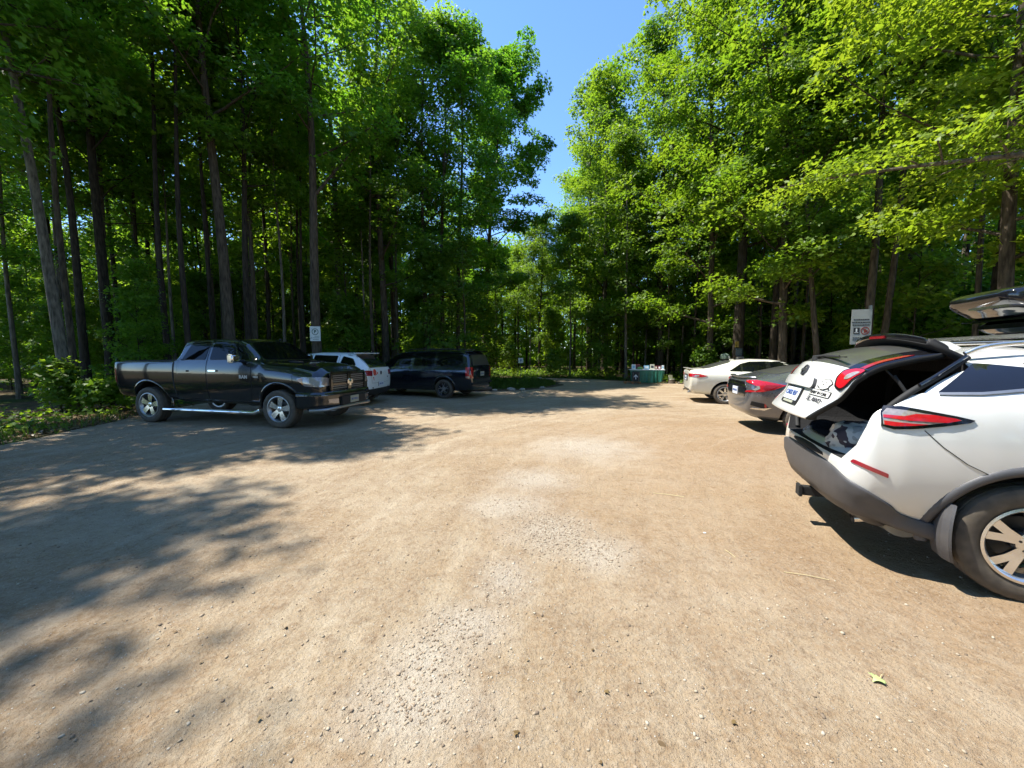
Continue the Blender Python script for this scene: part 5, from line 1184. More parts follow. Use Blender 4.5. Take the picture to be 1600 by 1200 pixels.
# ------------------------------------------------------------------ woods filled from a few kinds
KIND = {
 'tall': [tree_meshes(101+i, 18+i, .125+.014*i, 4.6+i*.6, 3.2, 22, 7, 44, .15, 'leaf_deep', ['bark_dark', 'bark', 'bark_pale', 'bark_dark'][i]) for i in range(4)],
 'sunny': [tree_meshes(121+i, 18+i, .18, 2.4+i*.5, 3.6, 26, 7, 66, .15, 'leaf', ['bark', 'bark_dark', 'bark'][i]) for i in range(3)],
 'young': [tree_meshes(141+i, 7.0+1.2*i, .055+.01*i, 1.3+.3*i, 2.0, 15, 6, 42, .13, 'leaf', 'bark', spr=(.4, .75)) for i in range(4)],
 'high': [tree_meshes(191+i, 19+i, .19, 7.6, 4.0, 22, 8, 46, .15, 'leaf_deep', 'bark') for i in range(2)],
 'shade': [tree_meshes(201+i, 5.0+1.1*i, .035, .5, 2.0, 18, 6, 46, .13, 'leaf_deep', 'bark_dark', spr=(.4, .75), top=.5) for i in range(3)],
 'thicket': [tree_meshes(181+i, 4.2+.8*i, .03, .35, 1.7, 16, 6, 40, .14, 'leaf', 'bark', spr=(.35, .7), top=.5) for i in range(3)],
 'pole': [tree_meshes(161+i, 13+2*i, .07+.015*i, 7+i, 1.6, 11, 5, 50, .14, 'leaf', ['bark_pale', 'bark', 'bark_dark'][i], spr=(.4, .75)) for i in range(3)],
}
rf = random.Random(77); used = list(HERO); cnt = {}
def try_spot(x, y, dmin, margin):
    d = dist_lot(x, y)
    if d < margin: return False
    for (a, b) in ((suv.root, 0),): pass
    for (ux, uy) in used:
        if (ux-x)**2+(uy-y)**2 < dmin*dmin: return False
    return True
def in_view(x, y, m=4): return y > -3 and abs(x) < 1.36*max(y, 0)+m
CARS = [(c.root.location.x, c.root.location.y, c.root.rotation_euler.z) for c in (truck, van, hatch, cream, grey, suv)]
def clear_of_cars(x, y, m=.5):
    for (cx, cy, a) in CARS:
        dx, dy = x-cx, y-cy; u = dx*math.cos(a)+dy*math.sin(a); v = -dx*math.sin(a)+dy*math.cos(a)
        if -1.3-m < u < 5+m and abs(v) < 1.1+m: return False
    return True
def fill(kind, n, dmin, margin, xr, yr, labels, name, group, sc=(.85, 1.15), cond=None, tries=6000):
    k = 0
    for _ in range(tries):
        if k >= n: break
        x, y = rf.uniform(*xr), rf.uniform(*yr)
        if not in_view(x, y) or (-1.5 < x-.10*y < 2.5 and 26 < y < 33 and kind != 'thicket') or not try_spot(x, y, dmin, margin) or not clear_of_cars(x, y) or (cond and not cond(x, y)): continue
        used.append((x, y)); v = KIND[kind]; s = rf.uniform(*sc)
        plant_tree(name, v[k % len(v)], x, y, rf.uniform(0, 6.28), s, labels, 'tree', group); k += 1
    cnt[group] = k
LEFT = lambda x, y: (x < -1.5 or (x < .5 and y > 27)) and not (x > -9 and 24 < y < 42)
RIGHT = lambda x, y: x > 6
fill('tall', 5, 2.1, 1.6, (-25, -10.5), (10.5, 20), 'tall straight maple in the shaded woods close behind the pickup truck', 'maple_tree', 'tall trees behind the pickup', cond=LEFT)
fill('tall', 30, 2.3, 1.6, (-40, 0), (5, 46), 'tall straight maple standing deep in the shaded woods left of the lot', 'maple_tree', 'tall trees in the left woods', cond=lambda x, y: LEFT(x, y) and not (-26 < x+.25*(y-12) < -17.5 and y > 15))
fill('pole', 20, 1.0, 1.2, (-24, -7.5), (11.5, 21), 'thin pole-stemmed tree close behind the row of parked cars on the left', 'pole_stemmed_tree', 'thin stems behind the left row', cond=LEFT)
fill('shade', 9, 1.25, 2.2, (-24, -10.5), (11.8, 17.5), 'dark-leaved understorey sapling in deep shade left of the pickup truck', 'sapling', 'shaded saplings at the far left', (.5, .75), cond=LEFT)
fill('shade', 12, 1.3, 1.6, (10.5, 24), (11, 20), 'dark-leaved understorey sapling in deep shade behind the right row of cars', 'sapling', 'shaded saplings behind the right row', (.7, 1.0), cond=RIGHT)
fill('sunny', 24, 2.3, 1.6, (6, 40), (6, 44), 'leafy maple standing back in the woods right of the lot', 'maple_tree', 'leafy trees in the right woods', cond=RIGHT)
fill('tall', 22, 2.3, 2.2, (6, 40), (6, 44), 'tall bare-stemmed maple deep in the woods right of the lot', 'maple_tree', 'tall trees in the right woods', cond=lambda x, y: x > 6 and not (18 < x < 24))
fill('sunny', 18, 2.4, 1.5, (-12, 8), (33, 48), 'leafy maple closing off the far end of the clearing', 'maple_tree', 'trees at the far end of the clearing', (.56, .70))
fill('young', 44, 1.5, .9, (-26, 0), (7, 36), 'small understorey maple in the shade of the left woods', 'young_maple_tree', 'young trees in the left woods', (.7, 1.2), cond=lambda x, y: LEFT(x, y) and y > 12)
fill('young', 34, 1.5, 1.3, (7, 30), (7, 36), 'small understorey maple in the shade of the right woods', 'young_maple_tree', 'young trees in the right woods', (.7, 1.2), cond=RIGHT)
fill('thicket', 34, 1.5, 1.0, (-30, 1), (11, 36), 'low bushy sapling filling the gaps between the trunks of the left woods', 'sapling', 'saplings in the left woods', (.7, 1.25), cond=lambda x, y: LEFT(x, y) and y > 13)
fill('thicket', 26, 1.5, 1.5, (7, 30), (10, 36), 'low bushy sapling filling the gaps between the trunks of the right woods', 'sapling', 'saplings in the right woods', (.7, 1.25), cond=RIGHT)
fill('pole', 22, 1.0, 1.0, (-7, 8), (28, 46), 'thin pole-stemmed tree at the far end of the clearing', 'pole_stemmed_tree', 'thin stems at the far end', (.6, .8))
fill('thicket', 5, 1.5, 1.5, (-10, 8), (30, 42), 'low bushy sapling beyond the far bank of the lot', 'sapling', 'saplings on the far bank', (.8, 1.3))
fill('pole', 48, 1.0, .9, (-20, 2), (12, 38), 'thin pole-stemmed tree among the trunks of the left woods', 'pole_stemmed_tree', 'thin stems in the left woods', cond=LEFT)
fill('pole', 34, 1.0, 1.6, (7, 30), (9, 36), 'thin pole-stemmed tree among the trunks of the right woods', 'pole_stemmed_tree', 'thin stems in the right woods', cond=RIGHT)
# trees beside and behind the camera on the left, whose shade lies over the near ground
for i, (x, y) in enumerate(((-13.2, 8.6), (-13.4, 3.7), (-12.1, 1.0), (-11.7, -1.5), (-16.5, 5.6), (-17, 1.2), (-14.4, -5.4), (-22.5, 9.0))):
    plant_tree('maple_tree', KIND['high'][i % 2], x, y, i*1.3, .95+.05*(i % 3), 'tall maple on the left verge outside the lot, casting the near shade', 'tree', 'trees of the left verge')
for i in range(26):   # the wooded edge behind the viewer, mirrored in the parked cars
    x = -17+34*(i % 13)/12+rf.uniform(-.9, .9); y = -15-5*(i//13)+rf.uniform(-1, 1)
    plant_tree('maple_tree', KIND['sunny' if i % 2 else 'tall'][i % 3], x, y, i*1.7, .9+.02*(i % 7), 'leafy maple of the wooded edge behind the viewer', 'tree', 'trees behind the viewer')
for i in range(16): plant_tree('sapling', KIND['thicket'][i % 3], -15+2*i+rf.uniform(-.6, .6), -13.3+rf.uniform(-.5, .5), i*1.1, 1, 'bushy sapling of the wooded edge behind the viewer', 'tree', 'saplings behind the viewer')
print('TREES', cnt, len([o for o in bpy.data.objects if o.get('category') == 'tree']))

# far woods that read as one mass
n = 190000; th = np.radians(rng.uniform(28, 152, n)); rd = rng.uniform(44, 74, n); zz = 19*rng.random(n)**1.35
lump = np.array([mnoise.noise(Vector((a*14, b*.12, c*.22))) for a, b, c in zip(th, rd, zz)])
keep = ((lump > -.18) | (zz < 5)) & (zz < 15+5*np.sin(th*37)); P = np.stack([rd*np.cos(th), 6+rd*np.sin(th), zz], 1)[keep]
N_ = rng.normal(size=P.shape)*.6+np.array([0, 0, 1.]); me = leaf_mesh('distant_woods', P, N_, .50*(.6+.8*rng.random(len(P))), 'leaf', LEAF4)
tag(link(bpy.data.objects.new('distant_woods', me)), 'mass of far leafy woods behind all the nearer trees', 'woods', kind='stuff')

# ------------------------------------------------------------------ low growth
def low_plants(n, fn, hmax, size, m, shape, name, label, cat, clump=14):
    C = []; 
    while len(C) < n//clump:
        p = fn()
        if p is not None: C.append(p)
    C = np.array(C); k = len(C); h = (.25+.75*rng.random(k))*hmax
    P = np.repeat(C, clump, 0); q = rng.random((k*clump)); hh = np.repeat(h, clump)
    xy = rng.normal(size=(k*clump, 2))*.16*(1+hh[:, None]); P = np.stack([P[:, 0]+xy[:, 0], P[:, 1]+xy[:, 1], .03+hh*q], 1)
    N_ = np.stack([xy[:, 0]*1.6, xy[:, 1]*1.6, np.ones(k*clump)], 1)+rng.normal(size=(k*clump, 3))*.35
    return P, N_
def rnd_out(xr, yr, lo, hi):
    def f():
        x, y = rf.uniform(*xr), rf.uniform(*yr); d = dist_lot(x, y)
        return (x, y) if lo < d < hi and clear_of_cars(x, y, .1) else None
    return f
parts = [low_plants(1300, rnd_out((-20, -9), (5, 13), .45, 3.5), .2, 0, None, None, '', '', ''), low_plants(9000, rnd_out((-9, 7), (23, 32), .2, 4), .5, 0, None, None, '', '', ''),
         low_plants(6000, rnd_out((-10, -2), (16, 24), .3, 5), .6, 0, None, None, '', '', ''), low_plants(9000, rnd_out((8, 20), (7, 24), .4, 5), .55, 0, None, None, '', '', ''),
         low_plants(7000, rnd_out((-24, 24), (14, 34), 1.5, 9), .8, 0, None, None, '', '', '')]
P = np.concatenate([p[0] for p in parts]); N_ = np.concatenate([p[1] for p in parts])
me = leaf_mesh('undergrowth', P, N_, .10*(.6+.9*rng.random(len(P))), 'leaf', LEAF)
tag(link(bpy.data.objects.new('undergrowth', me)), 'low leafy plants covering the forest floor and the verges of the lot', 'undergrowth', kind='stuff')
pts = []
while len(pts) < 26000:
    if rf.random() < .62:
        x, y = rf.uniform(-3.6, 2.6), rf.uniform(17, 25)
        if not inside(GRASS_ISLE, x, y): continue
    elif rf.random() < .5:
        x, y = rf.uniform(-16, -8.6), rf.uniform(4, 10)
        d = dist_lot(x, y)
        if not (-.15 < d < .8) or rf.random() < .6: continue
    else:
        x, y = rf.uniform(-4, 8), rf.uniform(22, 30); d = dist_lot(x, y)
        if not (-.1 < d < 1.2): continue
    pts.append((x, y, 0))
P = np.array(pts); n = len(P); up_ = np.stack([rng.normal(size=n)*.45, rng.normal(size=n)*.45, np.ones(n)], 1); N_ = np.stack([rng.normal(size=n), rng.normal(size=n), rng.normal(size=n)*.1], 1)
shp = BLADE.copy(); shp[:, 0] *= .09
me = leaf_mesh('grass', P, N_, .10+.16*rng.random(n), 'grass_leaf', shp, up_)
tag(link(bpy.data.objects.new('grass', me)), 'short green grass on the island and along the edges of the lot', 'grass', kind='stuff')
pts = []
while len(pts) < 7000:
    x, y = (rf.uniform(-16, -8.8), rf.uniform(4, 12)) if rf.random() < .6 else (rf.uniform(6, 20), rf.uniform(6, 26))
    d = dist_lot(x, y)
    if -.12 < d < 3: pts.append((x, y, .012+.03*rf.random()))
for _ in range(110):
    y = 1.2+14*rf.random()**1.4; x = rf.uniform(-1.3, 1.3)*y
    if inside(LOT, x, y): pts.append((x, y, .012))
P = np.array(pts); lsz = .07*(.6+.8*rng.random(len(P))); lsz[-110:] *= .32; me = leaf_mesh('fallen_leaves', P, np.array([0, 0, 1.])+rng.normal(size=P.shape)*.3, lsz, 'litter_leaf', LEAF)
tag(link(bpy.data.objects.new('fallen_leaves', me)), 'dry brown leaf litter along the wooded edges of the lot', 'leaf litter', kind='stuff')

# sunlit seedling at the foot of the pale trunk, bright shrub by the small sign, shrubs on the far bank
def shrub(seed, x, y, H, Rc, label, lm, n=10, per=26, leaf=.12):
    return plant_tree('shrub', tree_meshes(seed, H, .018, H*.15, Rc, n, 4, per, leaf, lm, 'bark', spr=(.18, .36), top=.5), x, y, 0, 1, label, 'shrub', 'shrubs at the edge of the lot')
shrub(301, -12.4, 10.5, 1.2, .36, 'pale-leaved seedling at the foot of the pale leaning trunk', 'leaf')
shrub(302, -.2, 25.6, 2.0, .9, 'bright yellow-green shrub left of the small sign on its post', 'leaf_yellow')
shrub(303, 5.6, 24.6, 1.7, 1.0, 'leafy shrub left of the green covered table', 'leaf')
shrub(304, 2.9, 26.6, 1.4, 1.0, 'low shrub in the middle of the far bank', 'leaf')
shrub(305, -11.4, 10.6, .6, .5, 'low dark-leaved shrub behind the pickup truck tailgate', 'leaf_deep')
shrub(306, 10.2, 20.4, 1.6, .9, 'shrub right of the green covered table', 'leaf')
shrub(307, 5.9, 26.3, 4.2, 1.9, 'tall bushy young maple hanging over the far bank beside the table', 'leaf', 20, 40, .14)

# ------------------------------------------------------------------ loose stones
def pebble_mesh(name, P, S, m):
    bm = bmesh.new(); bmesh.ops.create_icosphere(bm, subdivisions=1, radius=1); bv = np.array([v.co[:] for v in bm.verts]); bf = np.array([[v.index for v in f.verts] for f in bm.faces]); bm.free()
    n = len(P); k = len(bv); f = len(bf)
    sc = np.stack([.7+.6*rng.random(n), .7+.6*rng.random(n), .4+.45*rng.random(n)], 1)*S[:, None]
    v = bv[None]*(1+rng.normal(size=(n, k, 1))*.24)*sc[:, None, :]; a = rng.random(n)*6.28; ca, sa = np.cos(a)[:, None], np.sin(a)[:, None]
    v = np.stack([v[:, :, 0]*ca-v[:, :, 1]*sa, v[:, :, 0]*sa+v[:, :, 1]*ca, v[:, :, 2]], 2)+P[:, None, :]
    fi = (bf[None]+np.arange(n)[:, None, None]*k).reshape(-1)
    me = bpy.data.meshes.new(name); me.vertices.add(n*k); me.vertices.foreach_set('co', v.reshape(-1).astype(np.float32)); me.loops.add(len(fi)); me.loops.foreach_set('vertex_index', fi.astype(np.int32))
    me.polygons.add(n*f); me.polygons.foreach_set('loop_start', np.arange(0, n*f*3, 3, dtype=np.int32))
    at = me.attributes.new('tint', 'FLOAT', 'FACE'); at.data.foreach_set('value', np.repeat(rng.random(n), f).astype(np.float32)); setmats(me, [m]); me.update(calc_edges=True); return me
def stone_mat():
    m = bpy.data.materials.new('mixed_gravel'); N, L = nodes_of(m); b = N['Principled BSDF']; b.inputs['Roughness'].default_value = .9
    at = N.new('ShaderNodeAttribute'); at.attribute_name = 'tint'; cr = N.new('ShaderNodeValToRGB'); e = cr.color_ramp.elements
    e[0].color = (.15, .11, .075, 1); e[1].color = (.42, .37, .29, 1); x = e.new(.35); x.color = (.28, .21, .14, 1); x = e.new(.75); x.color = (.34, .28, .20, 1)
    L.new(at.outputs['Fac'], cr.inputs[0]); L.new(cr.outputs[0], b.inputs['Base Color']); return m
M['gravel'] = stone_mat()
PP = []; SS = []
def scatter(n, cx, cy, sx, sy, s0, s1):
    for _ in range(n):
        x, y = rf.gauss(cx, sx), rf.gauss(cy, sy)
        if y < .4: continue
        s = s0+(s1-s0)*rf.random()**2.5; PP.append((x, y, .004+s*.1)); SS.append(s)
for (cx, cy, rx, ry), n in zip(GRAVEL, (2600, 420, 420, 260, 360, 360, 460, 260, 300)): scatter(n, cx, cy, rx*.55, ry*.55, .003, .0095)
for _ in range(11000):
    y = .7+14*rf.random()**2.2; x = rf.uniform(-1.35, 1.35)*y
    if inside(LOT, x, y): s = .0022+.008*rf.random()**5; PP.append((x, y, .004+s*.25)); SS.append(s)
scatter(160, .6, 1.75, .5, .3, .003, .009); scatter(120, 1.2, 2.1, .4, .3, .003, .009)
me = pebble_mesh('gravel', np.array(PP), np.array(SS), 'gravel'); tag(link(bpy.data.objects.new('gravel', me)), 'loose pale gravel scattered over the packed dirt', 'gravel', kind='stuff')

# ------------------------------------------------------------------ fallen maple leaf, straws, litter
def fallen_leaf(x, y, s, rz):
    out = []
    for (a, r_) in ((-90, .15), (-60, .35), (-38, .62), (-20, .50), (-5, .80), (12, .62), (25, .95), (40, .62), (62, .62), (76, .70), (90, 1.1), (104, .70), (118, .62), (140, .62), (155, .95), (168, .62), (185, .80), (200, .50), (218, .62), (240, .35)):
        out.append((r_*math.cos(R(a))*s, r_*math.sin(R(a))*s))
    bm = bmesh.new(); bm.faces.new([bm.verts.new((a, b, 0)) for a, b in out]); bmesh.ops.triangulate(bm, faces=bm.faces[:]); bmesh.ops.subdivide_edges(bm, edges=bm.edges[:], cuts=2)
    for v in bm.verts: v.co.z = .012+.10*abs(v.co.x)+.004*math.sin(v.co.y*90)
    o = bm_obj('fallen_leaf', bm, ['fresh_leaf'], None, 80); o.location = (x, y, .004); o.rotation_euler = (0, 0, rz)
    s_ = o.modifiers.new('thick', 'SOLIDIFY'); s_.thickness = .001
    MB().tube([(0, -.012, .012), (.01, -.04, .012), (.012, -.06, .008)], .0015, 5).build('stalk', ['straw'], o)
    return o
M['fresh_leaf'] = mat('fresh_green_leaf', (.36, .46, .17), .5, var=.2, scale=30)
tag(fallen_leaf(1.795, 1.765, .042, 1.9), 'single light green maple leaf lying on the dirt before the white car', 'leaf')
def straw(x0, y0, x1, y1, w, label):
    mb = MB(); mb.tube([(x0, y0, .009), ((x0+x1)/2, (y0+y1)/2+.004, .014), (x1, y1, .009)], w, 5); tag(mb.build('straw_stalk', ['straw']), label, 'straw')
straw(1.99, 2.70, 2.24, 2.60, .0022, 'long dry straw stalk lying below the rear bumper of the white car')
straw(1.735, 3.02, 1.75, 2.90, .002, 'short dry straw stalk lying left of the white car bumper')
straw(1.62, 4.3, 1.92, 4.18, .003, 'thin twig on the dirt in front of the open tailgate')
mb = MB(); mb.box(-.012, .012, -.008, .008, .005, .011); o = mb.build('paper_scrap', ['paper_white'], bevel=.002); o.location = (1.72, 3.32, 0); tag(o, 'tiny white paper scrap on the bare dirt left of the white car', 'scrap')

# stones along the island and a log
def stone(x, y, s, rz, label):
    bm = bmesh.new(); bmesh.ops.create_icosphere(bm, subdivisions=3, radius=1)
    for v in bm.verts:
        k = 1+.28*mnoise.noise(v.co*1.7+Vector((x*3, y, 0)))+.08*mnoise.noise(v.co*5); v.co = Vector((v.co.x*k*s, v.co.y*k*s*.75, (v.co.z*k*.5+.3)*s))
    o = bm_obj('field_stone', bm, ['rock'], None, 50); o.location = (x, y, 0); o.rotation_euler = (0, 0, rz); return tag(o, label, 'stone', 'stones edging the grass island')
stone(-.05, 16.55, .20, .3, 'largest pale stone at the near edge of the grass island')
stone(.45, 16.75, .15, 1., 'flat pale stone right of the largest one by the grass island')
stone(1.4, 17.6, .15, 2., 'pale stone near the right tip of the grass island')
stone(-.75, 16.45, .13, .5, 'small dark stone at the left end of the stone row')
stone(1.75, 24.4, .16, .5, 'pale rock at the back of the grass island beside the road')
mb = MB(); mb.tube(catmull([(-2.3, 16.55, .10), (-1.6, 16.4, .11), (-.9, 16.6, .09)], 5), .10, 10); tag(mb.build('fallen_log', ['log'], None, 50), 'dark fallen log lying beside the minivan at the grass island', 'log')

# ================================================================== SIGNS AND NOTICES
def sgn(name, label, cat, w, h, loc, rz, back='sign_white', t=.006):
    r = thing(name, label, cat, loc, rz)
    MB().box(-w/2, w/2, -t, 0, -h/2, h/2).build('panel', [back], r, bevel=.002)
    return r
def bars(r, rows, m, y=-.008):
    mb = MB()
    for (x0, x1, z, th) in rows:
        x = x0
        while x < x1:
            l = rf.uniform(.012, .05)*max(1, (x1-x0)/.4); mb.box(x, min(x+l, x1), y-.002, y+.003, z-th/2, z+th/2); x += l+.012
    return mb.build('lettering', [m], r)
def disc_ring(name, r, x, z, r0, r1, m, y=-.008):
    mb = MB(); mb.lathe([(r0, y-.002), (r1, y-.002), (r1, y+.003), (r0, y+.003), (r0, y-.002)], 28, 'y', c=(x, 0, z)); return mb.build(name, [m], r)
# parking sign nailed on the trunk behind the pickup
s1 = sgn('parking_sign', 'white parking sign with a circled letter P nailed to a trunk behind the pickup', 'sign', .36, .52, (-7.03, 13.84, 2.32), R(5))
disc_ring('ring', s1, 0, .07, .095, .115, 'sign_green_ink')
text_obj('letter', 'P', .15, 'sign_green_ink', (0, -.008, .07), (1, 0, 0), (0, 0, 1), s1, .006)
bars(s1, [(-.02, .14, -.09, .016), (-.08, .14, -.145, .016), (-.08, .12, -.20, .014)], 'sign_green_ink')
mb = MB(); mb.tube([(-.12, -.010, -.15), (-.12, -.014, -.15)], .016, 10); mb.build('dot', ['ink'], s1)
mb = MB()
for z in (.22, -.22): mb.tube([(0, -.008, z), (0, .15, z)], .008, 6)
mb.build('nail', ['post_metal'], s1)
# notice board on a post by the white car
s2 = thing('notice_sign', 'tall white rules sign with pictograms standing behind the open tailgate', 'sign', (8.05, 8.95, 0), R(-22))
MB().box(-.26, .26, -.012, 0, 1.36, 2.36).build('panel', ['sign_white_shaded'], s2, bevel=.003)
MB().box(.17, .23, .0, .06, 0, 2.46).build('post', ['post_metal'], s2, bevel=.005)
bars(s2, [(-.20, .20, 2.07, .028), (-.24, .23, 1.99, .028), (-.22, .22, 1.915, .028)], 'ink', -.014)
MB().box(-.19, -.04, -.016, -.010, 1.66, 1.84).build('pictogram', ['ink'], s2)
mb = MB(); mb.lathe([(.001, -.017), (.022, -.017), (.022, -.012)], 14, 'y', c=(-.115, 0, 1.795)); mb.box(-.135, -.095, -.018, -.013, 1.72, 1.775); mb.box(-.165, -.065, -.018, -.013, 1.69, 1.705); mb.build('pictogram_figure', ['sign_white'], s2)
disc_ring('prohibition_ring', s2, .105, 1.75, .09, .112, 'sign_red', -.014)
mb = MB(); T_ = Matrix.Translation((.105, 0, 1.75)) @ Matrix.Rotation(R(45), 4, 'Y'); mb.box(-.10, .10, -.017, -.012, -.010, .010, T=T_); mb.box(-.03, .015, -.018, -.013, -.06, .05, T=Matrix.Translation((.105, 0, 1.75))); mb.box(.01, .06, -.018, -.013, -.03, .02, T=Matrix.Translation((.105, 0, 1.75))); mb.build('prohibition_bar', ['sign_red'], s2)
bars(s2, [(-.20, .20, 1.55, .022), (-.20, .16, 1.49, .022)], 'ink', -.014)
for ch in s2.children:
    if ch.name.startswith('post'): ch.data.transform(Matrix.Diagonal((.8, 1, 1.1, 1)))
    else: ch.data.transform(Matrix.Translation((0, 0, 2.62-2.36*.80)) @ Matrix.Diagonal((.72, 1, .80, 1)))
# small sign on the island
s3 = thing('marker_sign', 'small square white sign with a dark mark on a thin post at the grass island', 'sign', (.53, 23.4, 0), 0)
MB().box(-.15, .15, -.03, -.02, 1.05, 1.35).build('panel', ['sign_white'], s3, bevel=.003)
MB().tube([(0, 0, 0), (0, 0, 1.32)], .022, 8).build('post', ['post_wood'], s3)
bm = bmesh.new(); bm.faces.new([bm.verts.new((x, -.034, z)) for x, z in ((-.04, 1.27), (.05, 1.28), (.06, 1.22), (.01, 1.20), (.03, 1.12), (-.01, 1.12), (-.03, 1.19))]); g = bmesh.ops.extrude_face_region(bm, geom=bm.faces[:]); bmesh.ops.translate(bm, verts=[v for v in g['geom'] if isinstance(v, bmesh.types.BMVert)], vec=(0, .006, 0)); bm_obj('mark', bm, ['plate_ink'], s3)
# notices and bin at the thick dark trunk
ky = 18.6-.34
s4 = sgn('yellow_notice', 'small yellow notice nailed high on the thick dark trunk', 'notice', .20, .27, (10.62, ky, 2.05), R(12), 'yellow_notice'); bars(s4, [(-.07, .07, .05, .012), (-.07, .07, .0, .012), (-.06, .05, -.05, .012)], 'ink')
s5 = sgn('notice_board', 'faded blue notice board fixed on the thick dark trunk below the yellow notice', 'notice board', .34, .34, (10.72, ky-.02, 1.69), R(12), 'blue_notice', .02); bars(s5, [(-.12, .12, .08, .014), (-.12, .10, .03, .014), (-.12, .12, -.03, .014), (-.10, .08, -.09, .014)], 'grey_box', -.022)
s6 = thing('fee_box', 'pale grey slotted box mounted under the blue notice board', 'box', (10.72, ky-.05, 1.25), R(12))
MB().box(-.17, .17, -.12, .02, -.02, .22).build('case', ['grey_box'], s6, bevel=.012); MB().box(-.09, .10, -.128, -.115, .12, .17).build('slot', ['ink'], s6)
MB().box(-.05, .05, -.02, .06, -1.25, -.02).build('post', ['post_wood'], s6)
r = thing('litter_bin', 'grey-green round bin with a domed hooded lid left of the thick dark trunk', 'bin', (10.1, 18.3, 0))
MB().lathe([(.001, 0), (.20, 0), (.24, .08), (.25, .9), (.235, 1.22), (.20, 1.27), (.001, 1.27)], 28).build('body', ['bin_green'], r, 40)
MB().lathe([(.17, 1.27), (.17, 1.36), (.19, 1.37), (.20, 1.50), (.16, 1.58), (.07, 1.62), (.001, 1.63)], 28).build('lid', ['bin_green'], r, 40)
MB().lathe([(.176, 1.28), (.176, 1.35)], 28).build('slot', ['ink'], r, 40)
MB().box(.06, .14, -.20, -.17, 1.38, 1.50).build('label_plate', ['sign_white'], r, bevel=.003)

# ================================================================== GREEN COVERED TABLE
TX, TY, TR = 7.42, 21.25, R(-10)
TW = Matrix.Translation((TX, TY, 0)) @ Matrix.Rotation(TR, 4, 'Z')
def tpos(x, y, z): return TW @ Vector((x, y, z))
t = thing('folding_table', 'white-topped folding table at the end of the lot under the green cloth', 'table', (TX, TY, 0), TR)
MB().box(-.92, .92, -.36, .36, .715, .755).build('table_top', ['tabletop'], t, bevel=.008)
for sx in (1, -1):
    for sy in (1, -1): MB().tube([(sx*.72, sy*.30, 0), (sx*.72, sy*.30, .715)], .016, 8).build('leg', ['post_metal'], t)
bm = bmesh.new(); G = []; nx = 90; nz = 14
for i in range(nx+1):
    u = i/nx; x = -.90+1.80*u; col = []
    for j in range(nz+1):
        w = j/nz; sag = .03+.60*w*(1-.15*abs(2*u-1)**3)
        inx = x*(1-.13*w*(1 if u > .5 else .25)*abs(2*u-1)**2)
        fold = .035*w*math.sin(u*38+2*math.sin(u*9))+.02*w*math.sin(u*71+1)
        col.append(bm.verts.new((inx, -.375-.05*w+fold, .745-sag*1.12)))
    G.append(col)
for i in range(nx):
    for j in range(nz): bm.faces.new((G[i][j], G[i+1][j], G[i+1][j+1], G[i][j+1]))
o = bm_obj('tablecloth', bm, ['cloth_green'], None, 80); o.matrix_world = TW; s_ = o.modifiers.new('thick', 'SOLIDIFY'); s_.thickness = .006
tag(o, 'dark green shiny cloth hanging down the front of the folding table', 'tablecloth')
def on_table(name, label, cat, x, w, h, m, y=-.2, mark=None, tilt=12):
    r = thing(name, label, cat, tpos(x, y, .757), TR)
    T_ = Matrix.Rotation(R(-tilt), 4, 'X'); MB().box(-w/2, w/2, -.01, .01, 0, h, T=T_).build('card', [m], r, bevel=.003)
    MB().box(-w*.3, w*.3, 0, .09, 0, .008).build('stand', ['grey_box'], r)
    if mark: MB().box(-w*.30, w*.30, -.014, -.008, h*.25, h*.75, T=T_).build('picture', [mark], r)
    return r
on_table('leaflet_stand', 'white leaflet card with a blue picture standing at the left end of the table', 'leaflet stand', -.70, .21, .27, 'paper_white', mark='paper_blue')
on_table('leaflet_stand', 'wide pale blue leaflet card in the middle of the table', 'leaflet stand', -.02, .28, .22, 'paper_blue', mark='paper_white')
on_table('leaflet_stand', 'cream framed card with a grey picture right of the blue leaflet card', 'leaflet stand', .28, .23, .28, 'paper_cream', mark='badge')
on_table('leaflet_stand', 'maroon card next to the cream framed card', 'leaflet stand', .48, .12, .20, 'paper_red', mark='paper_cream')
on_table('leaflet_stand', 'second maroon card, nearer the right end of the table', 'leaflet stand', .65, .15, .20, 'paper_red', mark='paper_white')
on_table('leaflet_stand', 'slim white card with grey writing at the right end of the table', 'leaflet stand', .83, .12, .23, 'paper_white', mark='paper_blue')
b = crumple('plastic_bag', tpos(-.37, -.18, .757), 0, .15, .11, .085, 'bag_green', 2.2, 16); tag(b, 'crumpled light green plastic bag between the leaflet cards on the table', 'bag')
r = thing('cardboard_box', 'brown-red box standing behind the light green bag on the table', 'box', tpos(-.45, .08, .757), TR); MB().box(-.15, .12, -.1, .1, 0, .27).build('carton', ['paper_red'], r, bevel=.006)
r = thing('arrow_sign', 'black sign with a white arrow pointing up, standing before the green cloth', 'sign', tpos(-.62, -.56, 0), TR-.03)
T_ = Matrix.Rotation(R(-8), 4, 'X'); MB().box(-.20, .20, -.012, .012, .14, .66, T=T_).build('panel', ['ink'], r, bevel=.004)
bm = bmesh.new(); arrow = [(-.022, .22), (.022, .22), (.022, .40), (.095, .33), (.12, .36), (0, .50), (-.12, .36), (-.095, .33), (-.022, .40)]
vs = [bm.verts.new(T_ @ Vector((x, -.016, z))) for x, z in arrow]; bm.faces.new(vs); g = bmesh.ops.extrude_face_region(bm, geom=bm.faces[:]); bmesh.ops.translate(bm, verts=[v for v in g['geom'] if isinstance(v, bmesh.types.BMVert)], vec=(0, .006, 0)); bm_obj('arrow', bm, ['white_mark'], r)
mb = MB()
